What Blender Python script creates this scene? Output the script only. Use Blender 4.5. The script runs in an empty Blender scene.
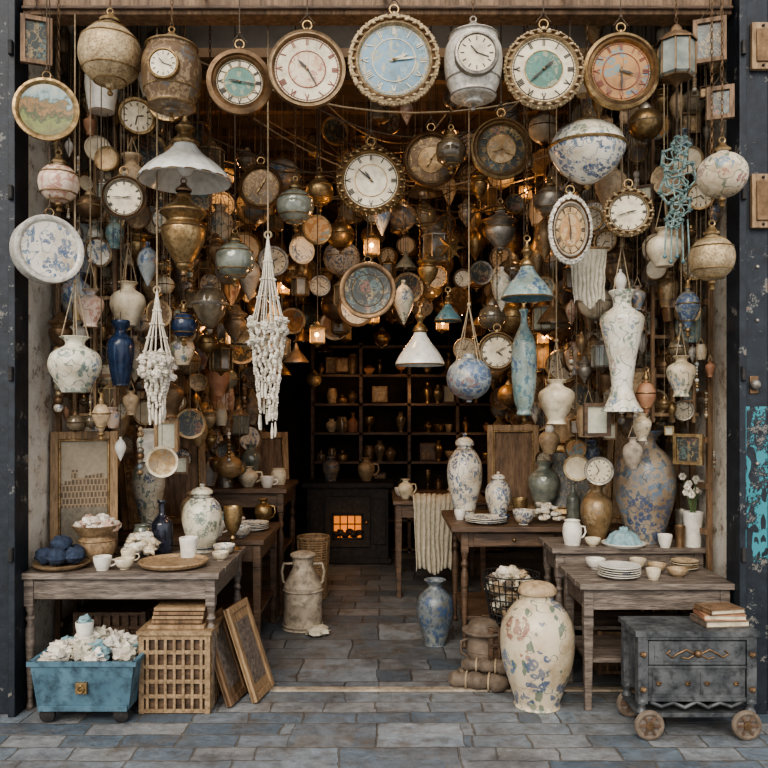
import bpy, math, random
from mathutils import Matrix, Vector, noise
R=random.Random(11)
pi=math.pi
T=lambda x,y,z: Matrix.Translation((x,y,z))
RX=lambda a: Matrix.Rotation(a,4,'X')
RY=lambda a: Matrix.Rotation(a,4,'Y')
RZ=lambda a: Matrix.Rotation(a,4,'Z')
SC=lambda x,y,z: Matrix.Diagonal((x,y,z,1))
# ------------------------------------------------------------------ materials
def newmat(name):
    m=bpy.data.materials.new(name); m.use_nodes=True
    return m,m.node_tree,m.node_tree.nodes['Principled BSDF']
def put(nt,s,v):
    if isinstance(v,bpy.types.NodeSocket): nt.links.new(v,s)
    else:
        if isinstance(v,(tuple,list)) and len(v)==3 and s.type=='RGBA': v=(*v,1)
        s.default_value=v
def mth(nt,op,a,b=0.0,clamp=False):
    n=nt.nodes.new('ShaderNodeMath'); n.operation=op; n.use_clamp=clamp
    put(nt,n.inputs[0],a); put(nt,n.inputs[1],b); return n.outputs[0]
def mix(nt,f,a,b,mode='MIX'):
    n=nt.nodes.new('ShaderNodeMix'); n.data_type='RGBA'; n.blend_type=mode
    put(nt,n.inputs[0],f); put(nt,n.inputs[6],a); put(nt,n.inputs[7],b); return n.outputs[2]
def coords(nt,rnd=True,scale=(1,1,1)):
    tc=nt.nodes.new('ShaderNodeTexCoord'); v=tc.outputs['Object']
    if scale!=(1,1,1):
        mp=nt.nodes.new('ShaderNodeMapping'); mp.inputs['Scale'].default_value=scale
        nt.links.new(v,mp.inputs[0]); v=mp.outputs[0]
    if rnd:
        oi=nt.nodes.new('ShaderNodeObjectInfo')
        k=mth(nt,'MULTIPLY',oi.outputs['Random'],9.0)
        a=nt.nodes.new('ShaderNodeVectorMath'); a.operation='ADD'
        nt.links.new(v,a.inputs[0]); nt.links.new(k,a.inputs[1]); v=a.outputs[0]
    return v
def nz(nt,v,s,det=3,ro=.55):
    n=nt.nodes.new('ShaderNodeTexNoise'); n.inputs['Scale'].default_value=s; n.inputs['Detail'].default_value=det
    n.inputs['Roughness'].default_value=ro
    nt.links.new(v,n.inputs['Vector']); return n
def ramp(nt,f,stops,const=False):
    n=nt.nodes.new('ShaderNodeValToRGB'); cr=n.color_ramp
    if const: cr.interpolation='CONSTANT'
    while len(cr.elements)<len(stops): cr.elements.new(.5)
    for e,(p,c) in zip(cr.elements,stops): e.position=p; e.color=(*c,1)
    nt.links.new(f,n.inputs[0]); return n.outputs[0]
def bump(nt,b,h,st,dist=.01):
    n=nt.nodes.new('ShaderNodeBump'); n.inputs['Strength'].default_value=st; n.inputs['Distance'].default_value=dist
    nt.links.new(h,n.inputs['Height']); nt.links.new(n.outputs[0],b.inputs['Normal'])
def plain(name,c1,c2,s=8,rough=.5,metal=0,bp=.2,scale=(1,1,1),dirt=.35,coat=0):
    m,nt,b=newmat(name); v=coords(nt,True,scale)
    n=nz(nt,v,s,5)
    c=ramp(nt,n.outputs[0],[(.32,c1),(.68,c2)])
    n2=nz(nt,v,s*3.1,5,.65)
    d=mth(nt,'MULTIPLY',mth(nt,'SUBTRACT',n2.outputs[0],.45,True),dirt*4.5,True)
    c=mix(nt,d,c,tuple(x*.32 for x in c1))
    put(nt,b.inputs['Base Color'],c); b.inputs['Metallic'].default_value=metal
    put(nt,b.inputs['Roughness'],mth(nt,'ADD',mth(nt,'MULTIPLY',d,.25),rough,True))
    b.inputs['Coat Weight'].default_value=coat
    if bp: bump(nt,b,n2.outputs[0],bp,.006)
    return m
def vor(nt,v,s,stretch=None):
    if stretch:
        mp=nt.nodes.new('ShaderNodeMapping'); mp.inputs['Scale'].default_value=stretch; mp.inputs['Rotation'].default_value=(.5,.4,.3)
        nt.links.new(v,mp.inputs[0]); v=mp.outputs[0]
    vo=nt.nodes.new('ShaderNodeTexVoronoi'); vo.inputs['Scale'].default_value=s; nt.links.new(v,vo.inputs['Vector']); return vo
def floral(name,base,cols,vine,s=14,rough=.28,dens=.42,metal=0,op=.88,relief=.15,line=.012):
    m,nt,b=newmat(name); v=coords(nt)
    w=nz(nt,v,s*1.5,2)
    a=nt.nodes.new('ShaderNodeVectorMath'); a.operation='MULTIPLY_ADD'
    nt.links.new(w.outputs['Color'],a.inputs[0]); a.inputs[1].default_value=(.5/s,)*3; nt.links.new(v,a.inputs[2]); v2=a.outputs[0]
    big=vor(nt,v2,s*.6); fine=vor(nt,v2,s*2.6); leaf=vor(nt,v2,s*1.7,(1,1,.4))
    sx=nt.nodes.new('ShaderNodeSeparateColor'); nt.links.new(big.outputs['Color'],sx.inputs[0])
    k=len(cols); pal=ramp(nt,sx.outputs[0],[(i/k,c) for i,c in enumerate(cols)],True)
    D=big.outputs['Distance']
    pet=mth(nt,'MULTIPLY',mth(nt,'LESS_THAN',fine.outputs['Distance'],.53),mth(nt,'LESS_THAN',D,dens))
    cen=mth(nt,'MULTIPLY',mth(nt,'LESS_THAN',fine.outputs['Distance'],.15),pet)
    lf=mth(nt,'MULTIPLY',mth(nt,'LESS_THAN',leaf.outputs['Distance'],.33),mth(nt,'MULTIPLY',mth(nt,'GREATER_THAN',D,dens*.8),mth(nt,'LESS_THAN',D,dens*1.55)))
    vn=nz(nt,v,s*.8,1); vm=mth(nt,'LESS_THAN',mth(nt,'ABSOLUTE',mth(nt,'SUBTRACT',vn.outputs[0],.5)),line)
    dn=nz(nt,v,6,7,.7); bc=mix(nt,mth(nt,'MULTIPLY',mth(nt,'SUBTRACT',dn.outputs[0],.44,True),3.8,True),base,tuple(x*y for x,y in zip(base,(.5,.41,.3))))
    wr=mth(nt,'MULTIPLY',mth(nt,'ADD',mth(nt,'MULTIPLY',w.outputs[0],.9),.4,True),op)
    c=mix(nt,mth(nt,'MULTIPLY',vm,wr),bc,vine); c=mix(nt,mth(nt,'MULTIPLY',lf,wr),c,vine); c=mix(nt,mth(nt,'MULTIPLY',pet,wr),c,pal); c=mix(nt,cen,c,bc)
    put(nt,b.inputs['Base Color'],c); b.inputs['Roughness'].default_value=rough; b.inputs['Metallic'].default_value=metal
    h=mth(nt,'ADD',dn.outputs[0],mth(nt,'MULTIPLY',pet,.6)); bump(nt,b,h,relief,.008)
    return m
def emis(name,c,st):
    m,nt,b=newmat(name); put(nt,b.inputs['Base Color'],c); put(nt,b.inputs['Emission Color'],c); b.inputs['Emission Strength'].default_value=st
    return m
BLUE=(.035,.075,.165);LBLUE=(.1,.18,.27);GRN=(.08,.13,.09);RED=(.26,.09,.07);CRM=(.64,.55,.41);WHT=(.73,.68,.57)
m_brass=plain('aged_brass',(.25,.16,.075),(.46,.33,.17),14,.34,.85,.4,dirt=.7)
m_gold=plain('pale_gilt',(.36,.26,.15),(.6,.47,.29),26,.42,.55,.8,dirt=.7)
m_bronze=plain('dark_bronze',(.12,.075,.042),(.26,.165,.09),12,.42,.7,.4)
m_pewter=plain('pewter',(.22,.2,.17),(.44,.4,.34),10,.4,.7,.4,dirt=.6)
m_silver=plain('silvered_white',(.48,.44,.37),(.72,.68,.59),16,.4,.3,.6,dirt=.6)
m_iron=plain('black_iron',(.02,.02,.022),(.05,.045,.04),20,.6,.4,.3)
m_cream=plain('cream_ceramic',(.52,.43,.3),(.73,.65,.49),7,.33,0,.2,dirt=.5)
m_white=plain('white_ceramic',(.64,.6,.52),(.83,.8,.72),6,.28,0,.1,dirt=.35)
m_opal=plain('opal_glass',(.55,.55,.5),(.76,.75,.69),9,.2,0,.05,dirt=.3,coat=.5)
m_gglass=plain('greenish_glass',(.13,.155,.135),(.36,.37,.3),9,.12,.15,.1,coat=.6)
m_smoke=plain('smoky_glass',(.085,.07,.048),(.27,.21,.135),9,.12,.2,.1,coat=.6)
m_cobalt=plain('cobalt_glaze',(.01,.022,.055),(.03,.06,.135),12,.22,0,.1,dirt=.6,coat=.3)
m_teal=plain('teal_glaze',(.055,.12,.145),(.13,.24,.26),12,.25,0,.2,dirt=.7)
m_sky=plain('dull_blue_paint',(.055,.11,.15),(.11,.205,.26),5,.5,.1,.4,dirt=.8)
m_terra=plain('terracotta',(.3,.14,.08),(.47,.26,.15),9,.6,0,.3)
m_tan=plain('tan_ceramic',(.32,.225,.13),(.52,.39,.25),9,.45,0,.4,dirt=.6)
m_stone=plain('stoneware',(.24,.195,.145),(.46,.39,.3),6,.6,0,.5,dirt=.7)
m_black=plain('black_glaze',(.01,.012,.02),(.03,.035,.06),9,.15,0,.05,coat=.6)
m_leath=plain('worn_leather',(.095,.07,.05),(.2,.155,.115),10,.7,0,.7)
m_rope=plain('rope',(.26,.195,.12),(.44,.35,.23),40,.9,0,.4)
m_cord=plain('dark_cord',(.055,.04,.028),(.12,.085,.055),40,.9,0,.4)
m_cotton=plain('cotton',(.57,.51,.41),(.78,.73,.63),25,.95,0,.5,dirt=.4)
m_linen=plain('linen_cloth',(.42,.38,.29),(.6,.56,.46),30,.95,0,.4,dirt=.35)
m_shell=plain('shell',(.58,.5,.42),(.8,.74,.65),18,.4,0,.4,dirt=.4)
m_pink=plain('pink_shell',(.5,.32,.25),(.66,.48,.39),18,.45,0,.3,dirt=.3)
m_seaf=plain('pale_aqua_cloth',(.17,.29,.32),(.32,.46,.48),18,.8,0,.4,dirt=.4)
m_verd=plain('verdigris',(.14,.21,.2),(.27,.37,.35),22,.7,.1,.6,dirt=.6)
m_navyy=plain('navy_wool',(.02,.03,.055),(.05,.07,.115),45,.95,0,.9)
m_wood=plain('dark_wood',(.055,.033,.02),(.165,.1,.06),3,.45,0,.6,(1.5,9,9),dirt=.5)
m_woodv=plain('brown_wood_upright',(.1,.058,.03),(.27,.165,.09),3,.58,0,.6,(9,9,1.5),dirt=.5)
m_woodl=plain('light_wood',(.22,.14,.075),(.4,.27,.15),3,.6,0,.6,(8,8,1.5),dirt=.6)
m_woodg=plain('grey_brown_wood',(.085,.065,.052),(.27,.22,.18),3,.42,0,.8,(1.5,11,11),dirt=.7)
m_rattan=plain('rattan',(.2,.13,.07),(.39,.27,.155),20,.6,0,.4,dirt=.6)
m_ink=plain('ink',(.03,.025,.02),(.06,.05,.04),9,.5,0,0)
m_inkr=plain('ink_red',(.2,.06,.04),(.3,.1,.06),9,.5,0,0)
m_blsh=plain('slate_paint',(.045,.05,.055),(.14,.145,.148),7,.5,.2,.5,dirt=.8)
f_bw=floral('porcelain_blue_white',WHT,[BLUE,LBLUE,(.05,.1,.21)],(.08,.14,.23),17,.22,.46)
f_bwg=floral('porcelain_blue_green',(.66,.62,.5),[LBLUE,GRN,BLUE,(.16,.22,.18)],(.1,.15,.13),16,.28,.4)
f_spr=floral('porcelain_sprigs',(.7,.66,.56),[LBLUE,GRN,LBLUE,(.3,.2,.17)],(.12,.18,.14),14,.28,.33)
f_multi=floral('porcelain_multicolour',CRM,[BLUE,RED,LBLUE,(.24,.16,.14),LBLUE],(.1,.14,.1),15,.3,.38)
f_big=floral('floor_jar_floral',(.6,.51,.37),[(.035,.08,.17),(.07,.14,.25),(.035,.08,.17),(.24,.1,.08),(.07,.14,.22)],(.06,.12,.09),9.5,.3,.44,line=.006)
f_tan=floral('tan_blue_floral',(.31,.25,.185),[BLUE,LBLUE,(.06,.11,.17),(.13,.19,.24)],(.06,.1,.14),12,.3,.56)
f_slate=floral('slate_blue_floral',(.16,.18,.19),[BLUE,(.26,.26,.22),(.05,.08,.13)],(.05,.07,.1),14,.3,.5)
f_teal=floral('teal_floral',(.25,.32,.3),[BLUE,(.46,.41,.28),(.07,.16,.18)],(.06,.12,.15),16,.3,.46)
f_blue=floral('blue_mosaic',(.29,.32,.33),[BLUE,(.06,.12,.23),(.42,.39,.31),(.22,.11,.09)],(.04,.07,.14),13,.3,.58)
f_gold=floral('gold_relief',(.42,.3,.17),[(.28,.19,.1),(.52,.41,.26),(.24,.2,.15)],(.22,.14,.07),18,.4,.5,.5,.8,.6)
f_dark=floral('dark_lacquer',(.045,.05,.045),[(.28,.2,.1),(.1,.15,.14),(.24,.1,.06)],(.24,.18,.09),20,.3,.5)
f_brn=floral('brown_relief',(.17,.11,.062),[(.3,.21,.115),(.1,.11,.11),(.36,.27,.16)],(.32,.235,.135),18,.4,.5,.3,.8,.5)
f_pink=floral('pink_stripe',(.63,.5,.4),[(.38,.18,.13),(.5,.41,.25),(.2,.24,.28)],(.33,.15,.11),13,.35,.45)
F_blue=floral('dial_blue',(.13,.25,.34),[(.3,.28,.17),(.08,.17,.26),(.2,.31,.36)],(.36,.33,.21),18,.35,.4,line=.008)
F_green=floral('dial_green',(.08,.19,.15),[(.1,.23,.19),(.27,.27,.18),(.06,.14,.12)],(.27,.27,.18),18,.4,.42,line=.008)
F_map=floral('dial_map',(.4,.22,.085),[(.13,.23,.24),(.5,.34,.15),(.1,.17,.19),(.44,.32,.19)],(.18,.09,.05),10,.4,.55)
F_cream=plain('dial_cream',(.55,.46,.31),(.75,.67,.51),5,.45,0,.05,dirt=.45)
F_red=floral('dial_rose',(.62,.51,.36),[(.32,.12,.08),(.46,.29,.17)],(.4,.2,.12),19,.45,.38)
def painting():
    m,nt,b=newmat('landscape_painting'); tc=nt.nodes.new('ShaderNodeTexCoord'); sp=nt.nodes.new('ShaderNodeSeparateXYZ')
    nt.links.new(tc.outputs['Object'],sp.inputs[0]); n=nz(nt,tc.outputs['Object'],14,6,.7); n2=nz(nt,tc.outputs['Object'],50,4)
    z=mth(nt,'ADD',mth(nt,'MULTIPLY',sp.outputs[2],3.0),mth(nt,'MULTIPLY',mth(nt,'SUBTRACT',n.outputs[0],.5),1.1)); z=mth(nt,'ADD',z,.5)
    c=ramp(nt,z,[(.1,(.12,.11,.04)),(.3,(.2,.22,.06)),(.42,(.04,.06,.025)),(.56,(.3,.16,.06)),(.64,(.1,.1,.05)),(.72,(.24,.33,.34)),(.95,(.5,.49,.38))])
    c=mix(nt,.6,c,mix(nt,n2.outputs[0],(.4,.4,.4),(1.5,1.5,1.5)),'MULTIPLY')
    put(nt,b.inputs['Base Color'],c); b.inputs['Roughness'].default_value=.45; return m
m_paint=painting()
def townprint():
    # skyline of houses over water, painted on canvas (x,z of the picture)
    m,nt,b=newmat('townscape_picture'); tc=nt.nodes.new('ShaderNodeTexCoord'); sp=nt.nodes.new('ShaderNodeSeparateXYZ'); v=tc.outputs['Object']
    nt.links.new(v,sp.inputs[0]); n2=nz(nt,v,30,6,.75); n=nz(nt,v,4,4,.6)
    xs=mth(nt,'MULTIPLY',mth(nt,'FLOOR',mth(nt,'MULTIPLY',sp.outputs[0],26)),3.7)
    wn=nt.nodes.new('ShaderNodeTexWhiteNoise'); wn.noise_dimensions='1D'; nt.links.new(xs,wn.inputs['W'])
    h=mth(nt,'ADD',mth(nt,'MULTIPLY',wn.outputs['Value'],.14),.42)
    sky=mix(nt,n.outputs[0],(.4,.34,.24),(.24,.21,.16))
    win=nt.nodes.new('ShaderNodeTexBrick'); mp=nt.nodes.new('ShaderNodeMapping'); mp.inputs['Rotation'].default_value=(pi/2,0,0); nt.links.new(v,mp.inputs[0]); nt.links.new(mp.outputs[0],win.inputs['Vector'])
    put(nt,win.inputs['Color1'],(.1,.07,.045)); put(nt,win.inputs['Color2'],(.16,.11,.07)); put(nt,win.inputs['Mortar'],(.3,.23,.14))
    for k,x in (('Scale',1),('Mortar Size',.004),('Brick Width',.022),('Row Height',.04)): win.inputs[k].default_value=x
    water=mix(nt,n2.outputs[0],(.06,.06,.05),(.28,.24,.17))
    c=mix(nt,mth(nt,'LESS_THAN',sp.outputs[2],h),sky,win.outputs['Color']); c=mix(nt,mth(nt,'LESS_THAN',sp.outputs[2],.3),c,water)
    c=mix(nt,.85,c,mix(nt,n2.outputs[0],(.3,.3,.3),(1.6,1.55,1.5)),'MULTIPLY')
    put(nt,b.inputs['Base Color'],c); b.inputs['Roughness'].default_value=.5; return m
m_print=townprint()
m_glow=emis('lamp_bulb',(1,.55,.2),8.0)
m_fire=emis('fire_glow',(1,.36,.07),.28)
def pavers(name,c1,c2,mort,bw,rh,brown=(.25,.205,.16),fac=1.3):
    m,nt,b=newmat(name); tc=nt.nodes.new('ShaderNodeTexCoord'); v=tc.outputs['Object']
    w=nz(nt,v,3.5,5,.65); a=nt.nodes.new('ShaderNodeVectorMath'); a.operation='MULTIPLY_ADD'
    nt.links.new(w.outputs['Color'],a.inputs[0]); a.inputs[1].default_value=(.08,.06,0); nt.links.new(v,a.inputs[2])
    def brick(k1,k2,mo,bias,bw,rh,off,sq,fr):
        br=nt.nodes.new('ShaderNodeTexBrick'); nt.links.new(a.outputs[0],br.inputs['Vector'])
        put(nt,br.inputs['Color1'],k1); put(nt,br.inputs['Color2'],k2); put(nt,br.inputs['Mortar'],mo)
        for k,x in (('Scale',1),('Mortar Size',.006),('Mortar Smooth',.5),('Brick Width',bw),('Row Height',rh),('Bias',bias)): br.inputs[k].default_value=x
        br.squash=sq; br.squash_frequency=fr; br.offset=off; br.offset_frequency=2; return br
    br=brick(c1,c2,mort,-.1,bw,rh,.37,1.7,3)
    bb=brick(c1,c2,mort,.0,bw*1.5,rh*2,.3,1.3,2)
    big=nt.nodes.new('ShaderNodeTexBrick'); nt.links.new(a.outputs[0],big.inputs['Vector']); big.offset=.5
    put(nt,big.inputs['Color1'],(0,0,0)); put(nt,big.inputs['Color2'],(1,1,1)); put(nt,big.inputs['Mortar'],(0,0,0))
    for k,x in (('Scale',1),('Mortar Size',.0),('Brick Width',bw*3),('Row Height',rh*4),('Bias',-.1)): big.inputs[k].default_value=x
    sel=mth(nt,'GREATER_THAN',big.outputs['Color'],.5)
    base=mix(nt,sel,br.outputs['Color'],bb.outputs['Color']); fc=mth(nt,'ADD',mth(nt,'MULTIPLY',br.outputs['Fac'],mth(nt,'SUBTRACT',1,sel)),mth(nt,'MULTIPLY',bb.outputs['Fac'],sel))
    br2=brick((0,0,0),(1,1,1),(0,0,0),-.3,bw,rh,.37,1.7,3)
    n1=nz(nt,v,1.5,6,.7); n2=nz(nt,v,15,8,.75); n3=nz(nt,v,4,6,.7)
    f=mth(nt,'MULTIPLY',br2.outputs['Color'],mth(nt,'MULTIPLY',n1.outputs[0],fac),True)
    c=mix(nt,f,base,brown)
    c=mix(nt,mth(nt,'MULTIPLY',mth(nt,'SUBTRACT',n3.outputs[0],.47,True),4,True),c,tuple(x*.5 for x in brown))
    wet=mth(nt,'MULTIPLY',mth(nt,'SUBTRACT',n1.outputs[0],.52,True),7,True)
    c=mix(nt,mth(nt,'MULTIPLY',wet,.55),c,(.05,.065,.085))
    c=mix(nt,1.0,c,mix(nt,n2.outputs[0],(.1,.1,.1),(1.9,1.9,1.9)),'MULTIPLY')
    put(nt,b.inputs['Base Color'],c); put(nt,b.inputs['Roughness'],mth(nt,'SUBTRACT',mth(nt,'ADD',mth(nt,'MULTIPLY',n2.outputs[0],.6),.18),mth(nt,'MULTIPLY',wet,.16),True))
    h=mth(nt,'ADD',mth(nt,'MULTIPLY',fc,-1),mth(nt,'ADD',mth(nt,'MULTIPLY',n2.outputs[0],.9),mth(nt,'MULTIPLY',n3.outputs[0],.8))); bump(nt,b,h,.9,.018)
    return m
m_pave=pavers('stone_pavers',(.1,.13,.16),(.29,.325,.355),(.15,.135,.115),.3,.15,(.23,.195,.16))
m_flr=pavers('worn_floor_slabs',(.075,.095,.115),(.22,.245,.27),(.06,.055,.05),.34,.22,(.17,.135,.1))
def plaster():
    m,nt,b=newmat('stained_plaster'); v=coords(nt,False); n=nz(nt,v,2.6,8,.75); n2=nz(nt,v,8,7,.75)
    c=ramp(nt,n.outputs[0],[(.33,(.36,.26,.17)),(.43,(.76,.69,.57)),(.7,(.88,.85,.78))])
    c=mix(nt,mth(nt,'GREATER_THAN',n2.outputs[0],.6),c,(.3,.22,.15))
    c=mix(nt,mth(nt,'MULTIPLY',mth(nt,'SUBTRACT',n2.outputs[0],.5,True),5,True),c,(.42,.34,.25))
    n4=nz(nt,v,3.1,3); c=mix(nt,mth(nt,'MULTIPLY',mth(nt,'SUBTRACT',n4.outputs[0],.62,True),5,True),c,(.35,.46,.48))
    put(nt,b.inputs['Base Color'],c); b.inputs['Roughness'].default_value=.9; bump(nt,b,n2.outputs[0],1,.04); return m
m_plast=plaster()
def navy():
    m,nt,b=newmat('peeling_navy_paint'); tc=nt.nodes.new('ShaderNodeTexCoord'); v=tc.outputs['Object']
    n=nz(nt,v,6,8,.78); n2=nz(nt,v,14,5); c=ramp(nt,n2.outputs[0],[(.3,(.004,.006,.01)),(.7,(.016,.023,.033))])
    c=mix(nt,mth(nt,'GREATER_THAN',n.outputs[0],.6),c,(.15,.145,.13))
    c=mix(nt,mth(nt,'GREATER_THAN',n.outputs[0],.65),c,(.2,.1,.05))
    sp=nt.nodes.new('ShaderNodeSeparateXYZ'); nt.links.new(v,sp.inputs[0])
    zm=mth(nt,'MULTIPLY',mth(nt,'GREATER_THAN',sp.outputs[2],.85),mth(nt,'LESS_THAN',sp.outputs[2],1.72))
    xm=mth(nt,'GREATER_THAN',sp.outputs[0],2.0)
    mp=nt.nodes.new('ShaderNodeMapping'); mp.inputs['Scale'].default_value=(1,1,.4); nt.links.new(v,mp.inputs[0])
    n3=nz(nt,mp.outputs[0],13,2); st=mth(nt,'LESS_THAN',mth(nt,'ABSOLUTE',mth(nt,'SUBTRACT',n3.outputs[0],.5)),.06)
    st=mth(nt,'MULTIPLY',st,mth(nt,'LESS_THAN',n.outputs[0],.55))
    g=mth(nt,'MULTIPLY',mth(nt,'MULTIPLY',zm,xm),st)
    c=mix(nt,g,c,(.04,.22,.26)); put(nt,b.inputs['Base Color'],c); b.inputs['Roughness'].default_value=.5; bump(nt,b,n.outputs[0],.6,.01); return m
m_navy=navy()
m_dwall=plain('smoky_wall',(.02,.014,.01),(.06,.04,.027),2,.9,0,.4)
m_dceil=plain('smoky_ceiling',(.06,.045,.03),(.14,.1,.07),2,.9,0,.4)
m_gplas=plain('grey_plaster',(.5,.48,.43),(.68,.66,.6),2,.9,0,.3)
# ------------------------------------------------------------------ builder
class B:
    def __init__(s): s.v=[];s.f=[];s.fm=[];s.mats=[]
    def add(s,vs,fs,m,M=None):
        o=len(s.v)
        s.v+=[tuple(M@Vector(v)) for v in vs] if M is not None else [tuple(v) for v in vs]
        s.f+=[tuple(i+o for i in f) for f in fs]
        if m not in s.mats: s.mats.append(m)
        s.fm+=[s.mats.index(m)]*len(fs)
    def lathe(s,pr,m,M=None,n=28,fl=0,nf=0,sx=1,sy=1):
        vs=[];rings=[]
        for r,z in pr:
            if r<1e-5: rings.append([len(vs)]); vs.append((0,0,z))
            else:
                q=[]
                for i in range(n):
                    a=2*pi*(i+.5)/n; rr=r*(1+fl*math.cos(nf*a)) if fl else r
                    q.append(len(vs)); vs.append((rr*math.cos(a)*sx,rr*math.sin(a)*sy,z))
                rings.append(q)
        fs=[]
        for a,b in zip(rings,rings[1:]):
            if len(a)==1 and len(b)==1: continue
            for i in range(n):
                j=(i+1)%n
                if len(a)==1: fs.append((a[0],b[j],b[i]))
                elif len(b)==1: fs.append((a[i],a[j],b[0]))
                else: fs.append((a[i],a[j],b[j],b[i]))
        s.add(vs,fs,m,M)
    def box(s,c,d,m,M=None,tp=1,tq=1):
        x,y,z=c; a,b,h=d[0]/2,d[1]/2,d[2]/2
        vs=[(x-a*tq,y-b*tq,z-h),(x+a*tq,y-b*tq,z-h),(x+a*tq,y+b*tq,z-h),(x-a*tq,y+b*tq,z-h),(x-a*tp,y-b*tp,z+h),(x+a*tp,y-b*tp,z+h),(x+a*tp,y+b*tp,z+h),(x-a*tp,y+b*tp,z+h)]
        s.add(vs,[(3,2,1,0),(4,5,6,7),(0,1,5,4),(1,2,6,5),(2,3,7,6),(3,0,4,7)],m,M)
    def tube(s,pts,rs,m,n=6,M=None,fx=1):
        pts=[Vector(p) for p in pts]
        if not isinstance(rs,(list,tuple)): rs=[rs]*len(pts)
        vs=[];fs=[];up=None
        for i,p in enumerate(pts):
            d=(pts[min(i+1,len(pts)-1)]-pts[max(i-1,0)]); d=d.normalized() if d.length>0 else Vector((0,0,1))
            if up is None: up=Vector((1,0,0)) if abs(d.x)<.8 else Vector((0,1,0))
            u=(up-d*up.dot(d)).normalized(); w=d.cross(u); up=u
            for k in range(n):
                a=2*pi*k/n; vs.append(p+(u*math.cos(a)+w*math.sin(a)*fx)*rs[i])
        for i in range(len(pts)-1):
            for k in range(n):
                j=(k+1)%n; fs.append((i*n+k,i*n+j,(i+1)*n+j,(i+1)*n+k))
        fs.append(tuple(range(n))[::-1]); fs.append(tuple(range((len(pts)-1)*n,len(pts)*n)))
        s.add(vs,fs,m,M)
    def torus(s,Rr,r,m,M=None,n=24,k=8,sx=1,sy=1):
        vs=[];fs=[]
        for i in range(n):
            a=2*pi*i/n
            for j in range(k):
                b=2*pi*j/k; q=Rr+r*math.cos(b); vs.append((q*math.cos(a)*sx,q*math.sin(a)*sy,r*math.sin(b)))
        for i in range(n):
            for j in range(k):
                fs.append((i*k+j,((i+1)%n)*k+j,((i+1)%n)*k+(j+1)%k,i*k+(j+1)%k))
        s.add(vs,fs,m,M)
    def ball(s,c,r,m,n=10,k=6,sx=1,sy=1,sz=1,M=None):
        pr=[(max(0,math.sin(pi*i/k))*r if 0<i<k else 0,-math.cos(pi*i/k)*r*sz) for i in range(k+1)]
        MM=T(*c)@SC(sx,sy,1)
        s.lathe(pr,m,(M@MM) if M is not None else MM,n)
    def blob(s,c,r,m,seed=0,amp=.3,fq=2.5,n=14,k=9,sz=.8):
        vs=[];rings=[]
        pr=[(math.sin(pi*i/k),-math.cos(pi*i/k)) for i in range(k+1)]
        for i,(q,z) in enumerate(pr):
            ring=[]
            for j in range(n if 0<i<k else 1):
                a=2*pi*j/n; p=Vector((q*math.cos(a) if 0<i<k else 0,q*math.sin(a) if 0<i<k else 0,z))
                d=1+amp*noise.noise(p*fq+Vector((seed*3.7,seed,0)))*2
                ring.append(len(vs)); vs.append((c[0]+p.x*r*d,c[1]+p.y*r*d,c[2]+p.z*r*d*sz))
            rings.append(ring)
        fs=[]
        for a,b in zip(rings,rings[1:]):
            for i in range(n):
                j=(i+1)%n
                if len(a)==1: fs.append((a[0],b[j],b[i]))
                elif len(b)==1: fs.append((a[i],a[j],b[0]))
                else: fs.append((a[i],a[j],b[j],b[i]))
        s.add(vs,fs,m)
    def chain(s,z0,z1,m,link=.022,x=0,y=0):
        n=max(1,int(abs(z1-z0)/(link*1.35)))
        for i in range(n):
            z=z0+(z1-z0)*(i+.5)/n
            s.torus(link*.5,link*.14,m,T(x,y,z)@RZ(pi/2*(i%2))@RX(pi/2)@SC(.7,1.35,1),8,4)
    def obj(s,name,loc=(0,0,0),rot=(0,0,0),bev=0,ang=38):
        me=bpy.data.meshes.new(name); me.from_pydata(s.v,[],s.f)
        for m in s.mats: me.materials.append(m)
        me.polygons.foreach_set('material_index',s.fm)
        me.polygons.foreach_set('use_smooth',[True]*len(s.f)); me.update()
        me.set_sharp_from_angle(angle=math.radians(ang))
        o=bpy.data.objects.new(name,me); bpy.context.collection.objects.link(o)
        o.location=loc; o.rotation_euler=rot
        if bev:
            b=o.modifiers.new('bevel','BEVEL'); b.width=bev; b.segments=2; b.limit_method='ANGLE'; b.angle_limit=math.radians(50)
        return o
def sm(pts,k=3):
    out=[];n=len(pts)
    for i in range(n-1):
        p0,p1,p2,p3=pts[max(i-1,0)],pts[i],pts[i+1],pts[min(i+2,n-1)]
        for j in range(k):
            t=j/k
            f=lambda a,b,c,d:.5*(2*b+(c-a)*t+(2*a-5*b+4*c-d)*t*t+(3*b-a-3*c+d)*t**3)
            out.append((max(0,f(p0[0],p1[0],p2[0],p3[0])),f(p0[1],p1[1],p2[1],p3[1])))
    out.append(pts[-1]); return out
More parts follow.
